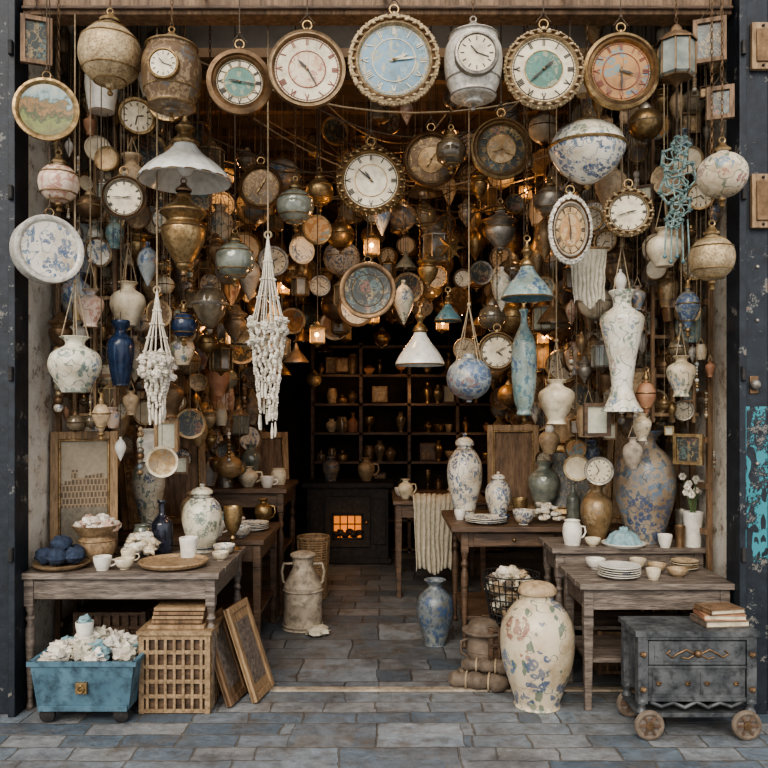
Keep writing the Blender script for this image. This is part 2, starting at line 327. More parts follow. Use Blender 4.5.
K={
'ginger':[(0,0),(.56,0),(.58,.03),(.72,.16),(.95,.38),(1,.54),(.88,.68),(.55,.79),(.4,.82),(.4,.85)],
'ginger_lid':[(.52,.85),(.54,.865),(.5,.9),(.3,.94),(.1,.955),(.08,.965),(.13,.98),(.08,1),(0,1)],
'bigjar':[(0,0),(.6,0),(.6,.03),(.74,.16),(.95,.36),(1,.54),(.93,.68),(.66,.8),(.48,.84),(.44,.86),(.44,.9)],
'bigjar_lid':[(.5,.9),(.52,.91),(.5,.94),(.4,.975),(.2,.99),(0,1)],
'baluster':[(0,0),(.55,0),(.5,.04),(.5,.12),(.8,.36),(1,.6),(.88,.76),(.45,.86),(.38,.92),(.58,1),(.52,1),(.3,.92),(0,.85)],
'globe':[(0,0),(.12,0),(.16,.05),(.5,.1),(.86,.26),(1,.48),(.9,.7),(.58,.86),(.3,.92),(.24,1),(0,1)],
'barrel':[(0,0),(.3,.0),(.36,.05),(.7,.07),(.78,.1),(.76,.14),(.92,.3),(1,.52),(.96,.72),(.82,.84),(.86,.88),(.8,.91),(.4,.94),(.3,1),(0,1)],
'amphora':[(0,0),(.86,0),(.95,.015),(.8,.05),(.52,.16),(.5,.25),(.68,.48),(1,.74),(.95,.8),(.6,.85),(.42,.88),(.45,.94),(.62,1),(.5,1),(.35,.9),(0,.85)],
'bottle':[(0,0),(.8,0),(1,.05),(1,.5),(.85,.6),(.35,.72),(.28,.8),(.28,.94),(.42,.95),(.42,1),(0,1)],
'vase_b':[(0,0),(.6,0),(.62,.03),(.8,.2),(1,.55),(.92,.7),(.5,.8),(.45,.86),(.7,.95),(.72,1),(.6,1),(0,.9)],
'teardrop':[(0,0),(.06,.02),(.2,.08),(.5,.22),(.9,.45),(1,.6),(.75,.78),(.35,.88),(.2,.93),(.25,1),(0,1)],
'goblet':[(0,0),(.8,0),(.75,.03),(.2,.1),(.16,.2),(.3,.27),(.2,.34),(.6,.48),(.9,.7),(.95,1),(.86,1),(.6,.6),(0,.45)],
'urn':[(0,0),(.1,.0),(.12,.05),(.3,.1),(.35,.14),(.6,.24),(.9,.4),(.95,.55),(.7,.62),(.78,.66),(1,.72),(.95,.76),(.5,.84),(.3,.9),(.35,.93),(.12,1),(0,1)],
'long':[(0,0),(.5,0),(.6,.02),(.55,.05),(.8,.15),(1,.4),(.95,.65),(.6,.78),(.3,.86),(.26,.95),(.4,1),(0,1)],
'cup':[(0,0),(.6,0),(.64,.05),(.8,.3),(.95,.7),(1,1),(.93,1),(.85,.6),(0,.2)],
'bowl':[(0,0),(.45,0),(.45,.08),(.75,.3),(.96,.75),(1,1),(.95,1),(.8,.5),(0,.2)],
'pot':[(0,0),(.7,0),(.8,.05),(1,.45),(.95,.75),(.78,.92),(.85,1),(.75,1),(.68,.9),(0,.7)],
'mug':[(0,0),(.8,0),(.82,.03),(.86,.5),(1,1),(.92,1),(.8,.5),(0,.15)],
'wide':[(0,0),(.45,0),(.55,.06),(.95,.38),(1,.56),(.85,.72),(.45,.83),(.36,.88),(.42,.95),(.58,1),(.5,1),(.32,.92),(0,.85)],
'bigvase':[(0,0),(.55,0),(.58,.03),(.7,.15),(.95,.4),(1,.58),(.9,.72),(.6,.82),(.4,.87),(.36,.92),(.55,.98),(.6,1),(.5,1),(.3,.92),(0,.85)],
}
def pr(kind,Rr,H,z0=0,k=3): return [(r*Rr,z*H+z0) for r,z in sm(K[kind],k)]
OCC=[]
def occ(x,y,z,r): OCC.append((Vector((x,y,z)),r))
def free(x,y,z,r,gap=.0):
    p=Vector((x,y,z))
    return all((p-q).length>r+s+gap for q,s in OCC)
def ceil(y): return 3.985 if y<4.28 else (3.915 if y<4.43 else (4.395 if y<4.98 else 4.05))
# ------------------------------------------------------------------ room
def room():
    b=B(); b.box((0,-1.5,-.05),(14,12.2,.1),m_pave); b.obj('ground')
    b=B(); b.box((0,7.2,-.05),(4.8,5.18,.1),m_flr); b.obj('floor')
    b=B(); b.box((0,4.66,.006),(4.16,.05,.012),m_stone); b.obj('trim_threshold')
    for sx,nm in ((-1,'left'),(1,'right')):
        b=B(); b.box((sx*2.2,7.02,2.2),(.2,5.15,4.6),m_plast); b.obj('wall_'+nm)
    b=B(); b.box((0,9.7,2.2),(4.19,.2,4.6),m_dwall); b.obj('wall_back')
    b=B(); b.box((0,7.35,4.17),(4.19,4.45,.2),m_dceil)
    for i in range(8): b.box((0,5.4+i*.55,4.04),(4.19,.07,.07),m_woodv)
    b.box((0,4.73,4.45),(4.19,.5,.1),m_gplas); b.obj('ceiling')
    b=B(); b.box((0,5.05,4.24),(4.19,.13,.38),m_gplas); b.obj('trim_downstand_beam')
    b=B(); b.box((-.037,4.37,4.2),(3.98,.13,.566),m_woodv); b.box((-.037,4.295,3.95),(3.98,.02,.02),m_wood); b.obj('lintel_beam',bev=.006)
    b=B()
    for yy in (4.06,4.12,4.2): b.tube([(-1.99,yy,3.995),(1.9,yy,3.995)],.009,m_iron,8)
    for xx in (-1.95,-1,0,1,1.86): b.box((xx,4.17,4.01),(.025,.24,.012),m_iron)
    b.obj('hanging_rail')
    b=B(); b.box((0,4.42,5.4),(9,.2,1.8),m_plast); b.obj('wall_front_upper')
    for sx,x0,nm in ((-1,2.04,'left'),(1,1.965,'right')):
        b=B()
        b.box((sx*(x0+.09),4.35,2.2),(.18,.12,4.4),m_navy)
        b.box((sx*(x0+.02),4.27,2.2),(.04,.05,4.4),m_navy)
        b.box((sx*(x0+.45),4.36,2.2),(.5,.06,4.4),m_navy)
        for z in (.5,1.5,2.5,3.5): b.box((sx*(x0+.45),4.32,z),(.46,.03,.7),m_navy)
        for z in (.9,1.9,2.9,3.7): b.tube([(sx*(x0+.02),4.235,z-.04),(sx*(x0+.02),4.235,z+.04)],.014,m_iron,8)
        if sx>0:
            b.ball((x0+.1,4.27,1.84),.03,m_pewter,12,8); b.box((x0+.1,4.29,1.84),(.05,.015,.1),m_bronze)
            for z in (2.2,2.5,1.4): b.ball((x0+.12,4.29,z),.012,m_pewter)
        b.obj('door_1' if sx<0 else 'door_2',bev=.004)
        b=B(); b.box((sx*3.8,4.47,2.3),(1.9,.2,4.6),m_plast); b.obj('wall_front_'+nm)
    for z,h in ((2.86,.3),(3.72,.26)):
        b=B(); b.box((0,0,0),(.12,.03,h),m_woodl); b.box((0,-.02,0),(.075,.012,h-.08),m_bronze)
        for s in (-1,1): b.ball((0,-.02,s*(h/2-.02)),.008,m_iron)
        b.obj('wooden_plaque',(2.1,4.27,z),bev=.003)
    for sx in (-1,1):
        b=B(); x=sx*2.05
        for i in range(17): b.box((x,4.84+i*.27,2.0),(.03,.035,3.95),m_woodv)
        for j in range(13): b.box((x-sx*.02,6.98,.35+j*.29),(.025,4.3,.035),m_woodv)
        for yy,zb in ((4.92,1.62),(5.7,1.3),(6.7,1.3)):
            for q in range(3): b.box((sx*(1.98-q*.13),yy,(zb+3.95)/2),(.02,.024,3.95-zb),m_woodl if yy<5 and q<2 else m_woodv)
            z=zb+.05; j=0
            while z<3.95: b.box((sx*1.87,yy+.02,z),(.3,.018,.022),m_woodv if j%3 else m_woodl); z+=.25; j+=1
        b.obj('trellis_rack')
room()
# ------------------------------------------------------------------ clocks
def cord_v(b,w,z0,L,m=m_cord,yoff=0):
    kz=z0+min(w*1.2,L*.7)
    for sx in (-1,1): b.tube([(sx*w,yoff,z0),(0,yoff,kz)],.003,m)
    b.ball((0,yoff,kz),.01,m); b.tube([(0,yoff,kz),(0,yoff,z0+L)],.0035,m)
def clock(name,x,y,z,r,rim,face,cen,num=m_ink,orn=0,yaw=0,t=(10,9),rimw=1,sx=1,deep=.05,frm=None):
    b=B(); M=RX(pi/2)@SC(sx,1,1)
    a=1-.2*rimw
    b.lathe([(0,-deep),(r*.88,-deep),(r*.94,-deep*.6),(r*.96,0)],frm or rim,M,40)
    P=[(r*.95,-.015),(r,.0),(r*.985,.02),(r*(a+.14),.03),(r*(a+.11),.018),(r*(a+.06),.024),(r*(a+.03),.03),(r*a,.016),(r*(a-.015),.006)]
    b.lathe(P[:4],rim,M,72,.018 if orn else 0,24); b.lathe(P[3:6],frm or m_bronze,M,48); b.lathe(P[5:],rim,M,48)
    b.lathe([(r*a,.008),(0,.008)],face,M,40)
    if cen: b.lathe([(r*.47,.0095),(0,.0095)],cen,M,32); b.torus(r*.47,r*.014,num if num!=m_ink else m_brass,M@T(0,0,.01),32,6)
    b.torus(r*(a-.05),.0022,num,M@T(0,0,.009),40,4)
    cnt=[2,1,2,3,2,1,2,3,4,2,1,2]
    for h in range(12):
        c=cnt[h]; th=-h*pi/6
        for i in range(c):
            off=(i-(c-1)/2)*r*.04; tilt=0
            if h in (4,5,6,7,10,9) and i>=c-2: tilt=(.35 if i==c-1 else -.35)
            b.box((0,0,0),(r*.02,r*.155,.003),num,M@RZ(th)@T(off,r*(a-.185+.05),.011)@RZ(tilt))
    if r>.12:
        for k in range(60): b.box((0,0,0),(r*.008,r*.03,.002),num,M@RZ(k*pi/30)@T(0,r*(a-.035),.01))
    for (ang,L,w) in ((-(t[0]+t[1]/60)*pi/6,.34,.035),(-t[1]*pi/30,.54,.024)):
        Mh=M@RZ(ang)@T(0,0,.018)
        w*=r; L*=r
        b.add([(-w*.4,-L*.2,0),(w*.4,-L*.2,0),(w,L*.55,0),(0,L,0),(-w,L*.55,0),(-w*.4,-L*.2,.003),(w*.4,-L*.2,.003),(w,L*.55,.003),(0,L,.003),(-w,L*.55,.003)],[(0,1,2,3,4),(5,6,7,8,9),(0,1,6,5),(1,2,7,6),(2,3,8,7),(3,4,9,8),(4,0,5,9)],m_ink if num in (m_ink,m_inkr) else num,Mh)
    b.ball((0,0,.018),r*.04,m_brass,M=M)
    if orn:
        n=int(2*pi*r/.02)
        for k in range(n):
            an=2*pi*k/n; b.ball((r*math.cos(an)*.975,r*math.sin(an)*.975,.012),.0085 if k%3 else .011,rim,8,5,M=M)
        n=int(2*pi*r/.05)
        for k in range(n):
            an=2*pi*k/n; b.ball((r*math.cos(an)*.9,r*math.sin(an)*.9,.025),.011,rim,8,5,1.4,.8,M=M)
    b.torus(.024,.005,m_brass,T(0,0,r+.03)@RX(pi/2),14,6); b.ball((0,0,r+.006),.014,rim)
    cord_v(b,.0 if r<.15 else .04,r+.04,max(.05,ceil(y)-z-r-.04))
    occ(x,y,z,r)
    return b.obj(name,(x,y,z),(0,0,yaw))
clock('hanging_clock',-.775,4.12,3.455,.176,m_bronze,F_cream,F_green,yaw=.15,t=(9,16),rimw=1.5)
clock('hanging_clock',-.406,4.06,3.497,.206,m_bronze,F_cream,F_red,m_inkr,t=(10,25),rimw=.8,yaw=.08,frm=m_tan)
clock('ornate_hanging_clock',.053,4.06,3.545,.242,m_gold,F_blue,F_blue,m_cream,t=(2,14),orn=1,rimw=1.15)
clock('ornate_hanging_clock',.843,4.06,3.497,.212,m_gold,F_cream,F_green,t=(1,38),orn=1)
clock('hanging_clock',1.27,4.12,3.513,.208,m_brass,F_map,F_map,m_inkr,t=(3,30),rimw=1.2,frm=m_bronze)
clock('hanging_clock',-1.523,4.5,2.942,.129,m_pewter,F_cream,None,t=(2,45),yaw=.2)
clock('ornate_hanging_clock',-.076,4.5,3.042,.2,m_brass,F_cream,F_cream,t=(10,52),orn=1)
clock('hanging_clock',.701,4.6,3.263,.186,m_brass,f_dark,f_gold,m_brass,t=(8,20),rimw=1.1)
clock('ornate_hanging_clock',1.415,4.45,2.843,.138,m_gold,F_cream,None,t=(2,42),rimw=1.1,deep=.09,yaw=-.15,orn=1)
clock('hanging_clock',.765,5.2,2.093,.135,m_gold,F_cream,None,t=(4,10))
clock('hanging_clock',-1.86,5.3,3.0,.11,m_brass,F_cream,None,t=(4,10),yaw=.5)
clock('hanging_clock',.3,4.9,3.295,.178,m_bronze,f_brn,f_gold,m_brass,t=(7,5),rimw=.8)
clock('hanging_clock',-.83,5.18,3.2,.15,m_bronze,f_brn,None,m_brass,t=(7,5),rimw=.8)
clock('oval_hanging_clock',1.053,4.35,2.719,.198,m_silver,f_gold,F_map,m_ink,t=(5,58),orn=1,sx=.63,rimw=1.4)
def plate(name,x,y,z,r,rim,face,yaw=0,sx=1,deep=.012,side=None):
    b=B(); M=RX(pi/2)@SC(sx,1,1)
    b.lathe([(0,-deep),(r*.92,-deep),(r*.98,-deep*.8),(r*.98,0)] if deep>.05 else [(0,-deep),(r*.5,-deep),(r*.92,-.004)],side or rim,M,40)
    b.lathe([(r*.92,-.004),(r,.008),(r*.98,.018),(r*.9,.02),(r*.84,.014),(r*.8,.006)],rim,M,40)
    b.lathe([(r*.81,.007),(r*.55,.002),(0,.004)],face,M,40)
    if face not in (m_paint,f_bw): b.torus(r*.56,.003,m_brass,M@T(0,0,.002),32,4)
    b.torus(.022,.004,m_brass,T(0,0,r+.015)@RX(pi/2),12,5)
    cord_v(b,.04,r*.99,ceil(y)-z-r)
    occ(x,y,z,r); return b.obj(name,(x,y,z),(0,0,yaw))
plate('round_landscape_painting',-1.827,4.16,3.325,.172,m_brass,m_paint,.25,deep=.03)
plate('decorative_plate',-.104,4.9,2.462,.182,m_bronze,f_dark,0)
plate('blue_white_drum_plate',-1.82,4.18,2.575,.186,m_silver,f_bw,.75,deep=.1,side=m_silver)
# ------------------------------------------------------------------ hanging vessels
def hang(name,kind,x,y,z,Rr,H,mat,trim=m_brass,cords=0,chain=True,band=True,n=32,fl=0,nf=0,clk=0):
    b=B(); b.lathe(pr(kind,Rr,H,-H/2,4),mat,None,n,fl,nf)
    L=ceil(y)-z
    if band and kind in('globe','urn','teardrop','barrel'):
        zz={'globe':(.1,.26,.7,.86),'urn':(.14,.55,.72),'teardrop':(.22,.6,.88),'barrel':(.1,.88,.3)}[kind]
        for q in zz:
            rr=min(sm(K[kind],6),key=lambda t:abs(t[1]-q))[0]*Rr
            b.torus(rr+.001,.0045,trim,T(0,0,q*H-H/2),32,6)
    if cords:
        kz=min(H/2+Rr*2.2,L*.8)
        rr={'pot':.85,'wide':.5,'globe':.75,'bottle':.4,'long':.4,'amphora':.55}.get(kind,.5)*Rr; zz=H*.5 if kind!='globe' else H*.22
        for i in range(cords):
            a=2*pi*i/cords+.5; b.tube([(math.cos(a)*rr,math.sin(a)*rr,zz),(0,0,kz)],.0035,m_rope)
        b.torus(rr+.003,.005,m_rope,T(0,0,zz),24,5)
        b.ball((0,0,kz),.014,m_rope); b.tube([(0,0,kz),(0,0,L)],.004,m_rope)
    else:
        b.lathe([(Rr*.34,0),(Rr*.36,.012),(Rr*.2,.03),(.012,.05),(0,.05)],trim,T(0,0,H/2-.012),20)
        b.torus(.016,.0045,trim,T(0,0,H/2+.05)@RX(pi/2),12,5)
        if chain: b.chain(H/2+.06,L,m_bronze)
        else: b.tube([(0,0,H/2+.06),(0,0,L)],.0035,m_cord)
        b.lathe([(0,-.04),(.012,-.035),(.016,-.025),(.006,-.01),(.02,0),(.02,.01)],trim,T(0,0,-H/2),12)
    if clk:
        r=clk; M=T(0,-Rr*.95,0)@RX(pi/2)
        b.lathe([(r*1.1,-.05),(r*1.15,.0),(r*1.1,.015),(r,.018),(r*.95,.008),(0,.008)],trim,M,28); b.lathe([(r*.93,.011),(0,.011)],F_cream,M,28)
        for h in range(12): b.box((0,0,0),(r*.05,r*.2,.003),m_ink,M@RZ(h*pi/6)@T(0,r*.74,.012))
        b.box((0,0,0),(r*.06,r*.5,.003),m_ink,M@RZ(.7)@T(0,r*.22,.015)); b.box((0,0,0),(r*.05,r*.7,.003),m_ink,M@RZ(-1.9)@T(0,r*.3,.015))
    occ(x,y,z,max(Rr,H*.42)); return b.obj(name,(x,y,z),(0,0,0))
hang('hanging_brass_globe','globe',-1.455,4.08,3.587,.163,.36,m_gold)
hang('clock_lantern','barrel',-1.133,4.1,3.48,.158,.4,f_brn,m_brass,clk=.072)
hang('clock_lantern','barrel',.474,4.08,3.525,.155,.4,m_silver,m_pewter,clk=.1)
def cage(b,Rr,H,n,met,gl,z=0):
    b.lathe([(Rr*.8,-H*.35),(Rr,-H*.3+.0),(Rr*.98,H*.2),(Rr*.75,H*.22)],gl,T(0,0,z),n)
    for i in range(n):
        a=2*pi*(i+.5)/n; b.tube([(math.cos(a)*Rr*.8,math.sin(a)*Rr*.8,z-H*.35),(math.cos(a)*Rr*1.02,math.sin(a)*Rr*1.02,z-H*.3),(math.cos(a)*Rr*1.0,math.sin(a)*Rr*1.0,z+H*.21)],Rr*.05,met,5)
    b.lathe([(Rr*1.12,H*.2),(Rr*1.12,H*.23),(Rr*.7,H*.33),(Rr*.35,H*.38),(Rr*.3,H*.45),(Rr*.12,H*.5),(0,H*.5)],met,T(0,0,z),n)
    b.lathe([(0,-H*.5),(Rr*.1,-H*.47),(Rr*.3,-H*.4),(Rr*.85,-H*.35),(Rr*.9,-H*.32)],met,T(0,0,z),n)
b=B(); cage(b,.095,.34,8,m_bronze,m_gglass); b.chain(.18,.395,m_bronze); b.obj('hanging_lantern',(1.56,4.1,3.587)); occ(1.56,4.1,3.587,.15)
def shade(name,x,y,z,Rr,H,mat,trim,under,dome=False,n=40,fl=0,nf=0):
    b=B(); L=ceil(y)-z
    if dome:
        b.lathe([(r*Rr,zz*H) for r,zz in sm([(0,-.46),(.06,-.45),(.3,-.4),(.7,-.24),(.94,-.05),(1,.04)],4)],under,None,n)
        b.torus(Rr*1.0,.01,trim,T(0,0,H*.05),40,6)
        b.lathe([(r*Rr,zz*H) for r,zz in sm([(.98,.07),(.95,.12),(.82,.24),(.58,.33),(.38,.37)],4)],mat,None,n)
        b.lathe([(r*Rr,zz*H) for r,zz in sm([(.4,.36),(.42,.39),(.2,.43),(.12,.47),(0,.5)],4)],trim,None,20)
        b.lathe([(0,-.03),(.014,-.02),(.02,0)],trim,T(0,0,-H*.46),12)
    else:
        b.lathe([(r*Rr,zz*H) for r,zz in sm([(1,-.5),(1.02,-.47),(.93,-.38),(.72,-.24),(.45,-.1),(.28,.02),(.24,.1)],4)],mat,None,72 if fl else n,fl,nf)
        b.lathe([(r*Rr,zz*H) for r,zz in [(.99,-.5),(.88,-.4),(.66,-.27),(.4,-.15),(0,-.1)]],under,None,n)
        b.ball((0,0,-H*.28),Rr*.2,m_opal,14,10); b.torus(Rr*1.01,.005,trim,T(0,0,-H*.485),40,5)
        b.lathe([(r*Rr,zz*H) for r,zz in sm([(.27,.06),(.31,.1),(.22,.17),(.1,.22),(.17,.28),(.22,.33),(.1,.4),(.05,.5),(0,.5)],3)],trim,None,20)
    b.torus(.018,.005,trim,T(0,0,H*.5+.015)@RX(pi/2),12,5); b.chain(H*.5+.03,L,m_bronze)
    occ(x,y,z,Rr*.95); return b.obj(name,(x,y,z))
shade('opal_pendant_lamp',-1.152,4.45,3.21,.262,.38,m_opal,m_brass,m_opal,fl=.012,nf=18)
shade('painted_pendant_lamp',1.154,4.36,3.167,.215,.42,f_bwg,m_brass,f_bw,dome=True)
shade('blue_pendant_lamp',.838,4.5,2.52,.148,.34,f_teal,m_brass,m_teal)
shade('opal_pendant_lamp',.244,5.2,2.2,.165,.4,m_opal,m_brass,m_opal)
shade('blue_bell_lamp',.433,5.2,2.4,.09,.2,m_teal,m_brass,m_teal)
shade('hanging_lamp_shade',-1.11,4.9,2.36,.11,.32,m_smoke,m_pewter,m_smoke,dome=True)
hang('hanging_porcelain_globe','globe',-1.8,4.25,2.955,.108,.24,f_pink)
hang('brass_urn_lantern','urn',-1.169,4.48,2.735,.132,.5,m_brass,m_bronze)
hang('glass_globe_lantern','globe',-.912,4.7,2.618,.12,.25,m_gglass,chain=False)
hang('hanging_porcelain_globe','globe',1.805,4.1,2.955,.13,.27,f_multi,n=40,band=False)
hang('hanging_brass_globe','globe',1.75,4.1,2.512,.118,.27,m_gold)
hang('hanging_jug','wide',1.641,4.5,2.649,.1,.22,m_cream,cords=3)
hang('hanging_planter','wide',-1.73,4.3,1.952,.142,.31,f_bwg,cords=4)
hang('hanging_mosaic_globe','globe',.531,4.8,1.9,.14,.3,f_blue,cords=4,band=False)
hang('tall_hanging_bottle','long',.875,4.8,1.997,.078,.66,f_teal,chain=False)
hang('tall_white_vase','amphora',1.426,4.6,2.048,.128,.72,f_spr,cords=2)
hang('hanging_vase','baluster',1.1,4.9,1.75,.115,.28,m_cream,cords=3)
hang('cobalt_vase','vase_b',-1.628,4.75,2.05,.08,.4,m_cobalt,cords=2)
hang('hanging_cream_vase','wide',-1.6,4.8,2.36,.108,.27,m_cream,cords=3)
hang('blue_glass_globe','globe',-1.276,4.9,2.24,.08,.19,m_cobalt,chain=False)
hang('glass_globe_lantern','globe',-.566,4.9,3.0,.12,.25,m_gglass)
hang('hanging_brass_globe','globe',-.44,5.25,3.19,.095,.2,m_brass,chain=False)
hang('glass_globe_lantern','globe',.41,4.7,3.28,.094,.2,m_smoke)
hang('glass_urn_lantern','urn',.78,5.15,2.9,.104,.3,m_pewter,chain=False)
hang('hanging_brass_globe','globe',1.11,5.15,3.1,.104,.22,m_pewter,chain=False)
hang('hanging_small_vase','baluster',-1.74,4.55,2.3,.078,.22,f_pink,cords=2)
hang('hanging_gilt_bottle','teardrop',1.8,4.55,2.3,.07,.26,f_blue,chain=False)
hang('hanging_small_vase','baluster',1.78,4.6,1.9,.085,.24,f_multi,cords=2)
hang('hanging_teardrop_ornament','teardrop',1.62,4.75,1.78,.06,.24,m_terra,chain=False)
hang('hanging_teardrop_ornament','teardrop',-1.62,4.4,1.66,.05,.2,m_tan,chain=False)
def lit(x,y,z,r,e=7):
    b=B(); cage(b,r,r*3.2,6,m_brass,m_smoke); b.ball((0,-r*1.0,-r*.1),r*.28,m_glow,10,8)
    b.tube([(0,0,r*1.6),(0,0,ceil(y)-z)],.003,m_cord); b.obj('lit_lantern',(x,y,z)); occ(x,y,z,r*1.6)
    l=bpy.data.lights.new('lantern_light','POINT'); l.energy=e*.7; l.color=(1,.53,.22); l.shadow_soft_size=.06
    o=bpy.data.objects.new('lantern_light',l); bpy.context.collection.objects.link(o); o.location=(x,y-r*2.0,z-.02)
lit(-.085,5.3,2.83,.06,8); lit(-.45,5.2,2.21,.055,5); lit(.5,6.6,2.45,.06,9); lit(-.1,7.4,2.6,.06,8); lit(-.9,6.9,2.8,.06,9); lit(.95,7.4,2.1,.055,7); lit(-1.2,5.9,3.5,.055,6); lit(1.1,6.0,3.4,.055,6); lit(.2,5.9,3.6,.055,6); lit(-1.35,6.2,2.3,.055,7); lit(1.3,6.3,2.3,.055,7)
b=B(); vs=[]
for k in range(16):
    a=pi/8*k; q=.1 if k%2==0 else .045; vs.append((q*math.sin(a),0,q*math.cos(a)))
b.add(vs+[(0,-.035,0),(0,.035,0)],[(k,(k+1)%16,16) for k in range(16)]+[((k+1)%16,k,17) for k in range(16)],m_brass)
b.tube([(0,0,.1),(0,0,4.05-2.79)],.003,m_cord); b.obj('brass_star',(.44,5.15,2.79),ang=10); occ(.44,5.15,2.79,.1)
# ------------------------------------------------------------------ macrame
def macrame(name,x,y,zt,zb,Rr,zr,strands=14,big=.013):
    b=B(); H=zt-zb; b.tube([(0,0,0),(0,0,ceil(y)-zt)],.005,m_rope)
    b.torus(.02,.006,m_rope,RX(pi/2),12,5); rz=zr-zt
    b.torus(Rr*.8,.006,m_cotton,T(0,0,rz),24,6)
    for i in range(strands):
        a=2*pi*i/strands+R.uniform(-.1,.1)
        c,s_=math.cos(a),math.sin(a)
        b.tube([(0,0,0),(c*Rr*.3,s_*Rr*.3,rz*.5),(c*Rr*.8,s_*Rr*.8,rz)],.004,m_cotton)
        for k in range(4): b.ball((c*Rr*(.2+.17*k),s_*Rr*(.2+.17*k),rz*(.3+.2*k)),.007,m_cotton,8,5)
        L=(-H-rz)*R.uniform(.55,1.0); nb=int(abs(L)/(big*1.2)); ph=R.uniform(0,6)
        for k in range(nb):
            t=k/nb; q=Rr*(.9-.5*t)*R.uniform(.88,1.06)
            m=R.choice([m_cotton,m_cotton,m_shell,m_linen]); rr=big*R.uniform(.55,1.1)*(1-.3*t)
            b.ball((math.cos(a+.1*math.sin(k+ph))*q,math.sin(a+.1*math.sin(k+ph))*q,rz+L*t),rr,m,7,5,R.uniform(.8,1.3),R.uniform(.7,1.2),R.uniform(1,1.6))
        q=Rr*.42; b.tube([(c*q,s_*q,rz+L),(c*q*1.02,s_*q*1.02,rz+L-.05),(c*q*.95,s_*q*.95,rz+L-.09)],[.004,.009,.006],m_cotton,7)
    for i in range(36):
        a=R.uniform(0,2*pi); b.blob((math.cos(a)*Rr*.82,math.sin(a)*Rr*.82,rz+R.uniform(-.11,.03)),R.uniform(.015,.028),R.choice([m_cotton,m_shell,m_linen]),i,.4)
    occ(x,y,(zt+zb)/2,.2); occ(x,y,(zt+zb)/2-.3,.15); b.obj(name,(x,y,zt))
macrame('macrame_hanging',-.68,4.5,2.726,1.612,.118,2.2)
macrame('shell_wind_chime',-1.33,4.5,2.403,1.68,.105,2.0,13,.015)
def cloth(name,w,h,mat,loc,rot=(0,0,0),folds=5,amp=.025,over=.0,hem=.03,th=.004):
    nx,nz_=60,36; vs=[];fs=[]
    for j in range(nz_+1):
        t=j/nz_
        for i in range(nx+1):
            u=i/nx; x=(u-.5)*w*(1-.22*math.sin(t*1.4))+.012*noise.noise(Vector((u*3,t*4,2))); f=math.sin(u*folds*2*pi+1.6*math.sin(t*2)+2*noise.noise(Vector((u*3,t*2,5))))*amp*(.4+t)
            s=t*(h+over)
            if s<over: y=over-s; z=.012+abs(f)*.9+.04*abs(noise.noise(Vector((u*6,t*9,1))))
            else: y=-.012; z=-(s-over)+hem*math.sin(u*9)*t
            if s>=over: y-=abs(f)+.02*t
            vs.append((x,y,z))
    q=nx+1
    for j in range(nz_):
        for i in range(nx): fs.append((j*q+i,j*q+i+1,(j+1)*q+i+1,(j+1)*q+i))
    b=B(); b.add(vs,fs,mat); o=b.obj(name,loc,rot,ang=180); s=o.modifiers.new('s','SOLIDIFY'); s.thickness=th; return o
cloth('lace_hanging',.24,.34,m_linen,(1.24,4.7,2.68),folds=4,amp=.02)
b=B(); b.tube([(-.14,0,0),(.14,0,0)],.008,m_woodl); b.tube([(0,0,0),(0,0,1.7)],.003,m_cord); b.obj('hanging_rod',(1.24,4.69,2.69))
b=B()
for k in range(6):
    zz=-.085*k; rr=[.05,.075,.095,.085,.06,.045][k]; ox=0.02*(-1)**k
    b.torus(rr,.008,m_verd,T(ox,0,zz)@RX(pi/2)@RZ(.4*k),6,5)
    for q in range(6):
        a=q*pi/3+.4*k; b.tube([(ox,0,zz),(ox+rr*.6*math.cos(a+.5),-.01,zz+rr*.6*math.sin(a+.5)),(ox+rr*math.cos(a),0,zz+rr*math.sin(a))],.005,m_verd,5)
        b.blob((ox+rr*.95*math.cos(a),-.006,zz+rr*.95*math.sin(a)),.014,m_verd,q+k,.5)
for k in range(5): b.tube([(-.06+.03*k,0,-.42),(-.07+.035*k,0,-.62-.03*(k%2))],.005,m_verd); b.ball((-.07+.035*k,0,-.63-.03*(k%2)),.012,m_teal)
b.tube([(0,0,.04),(0,0,.7)],.004,m_cord); b.obj('carved_hanging_ornament',(1.66,4.35,3.2)); occ(1.66,4.35,3.0,.2)
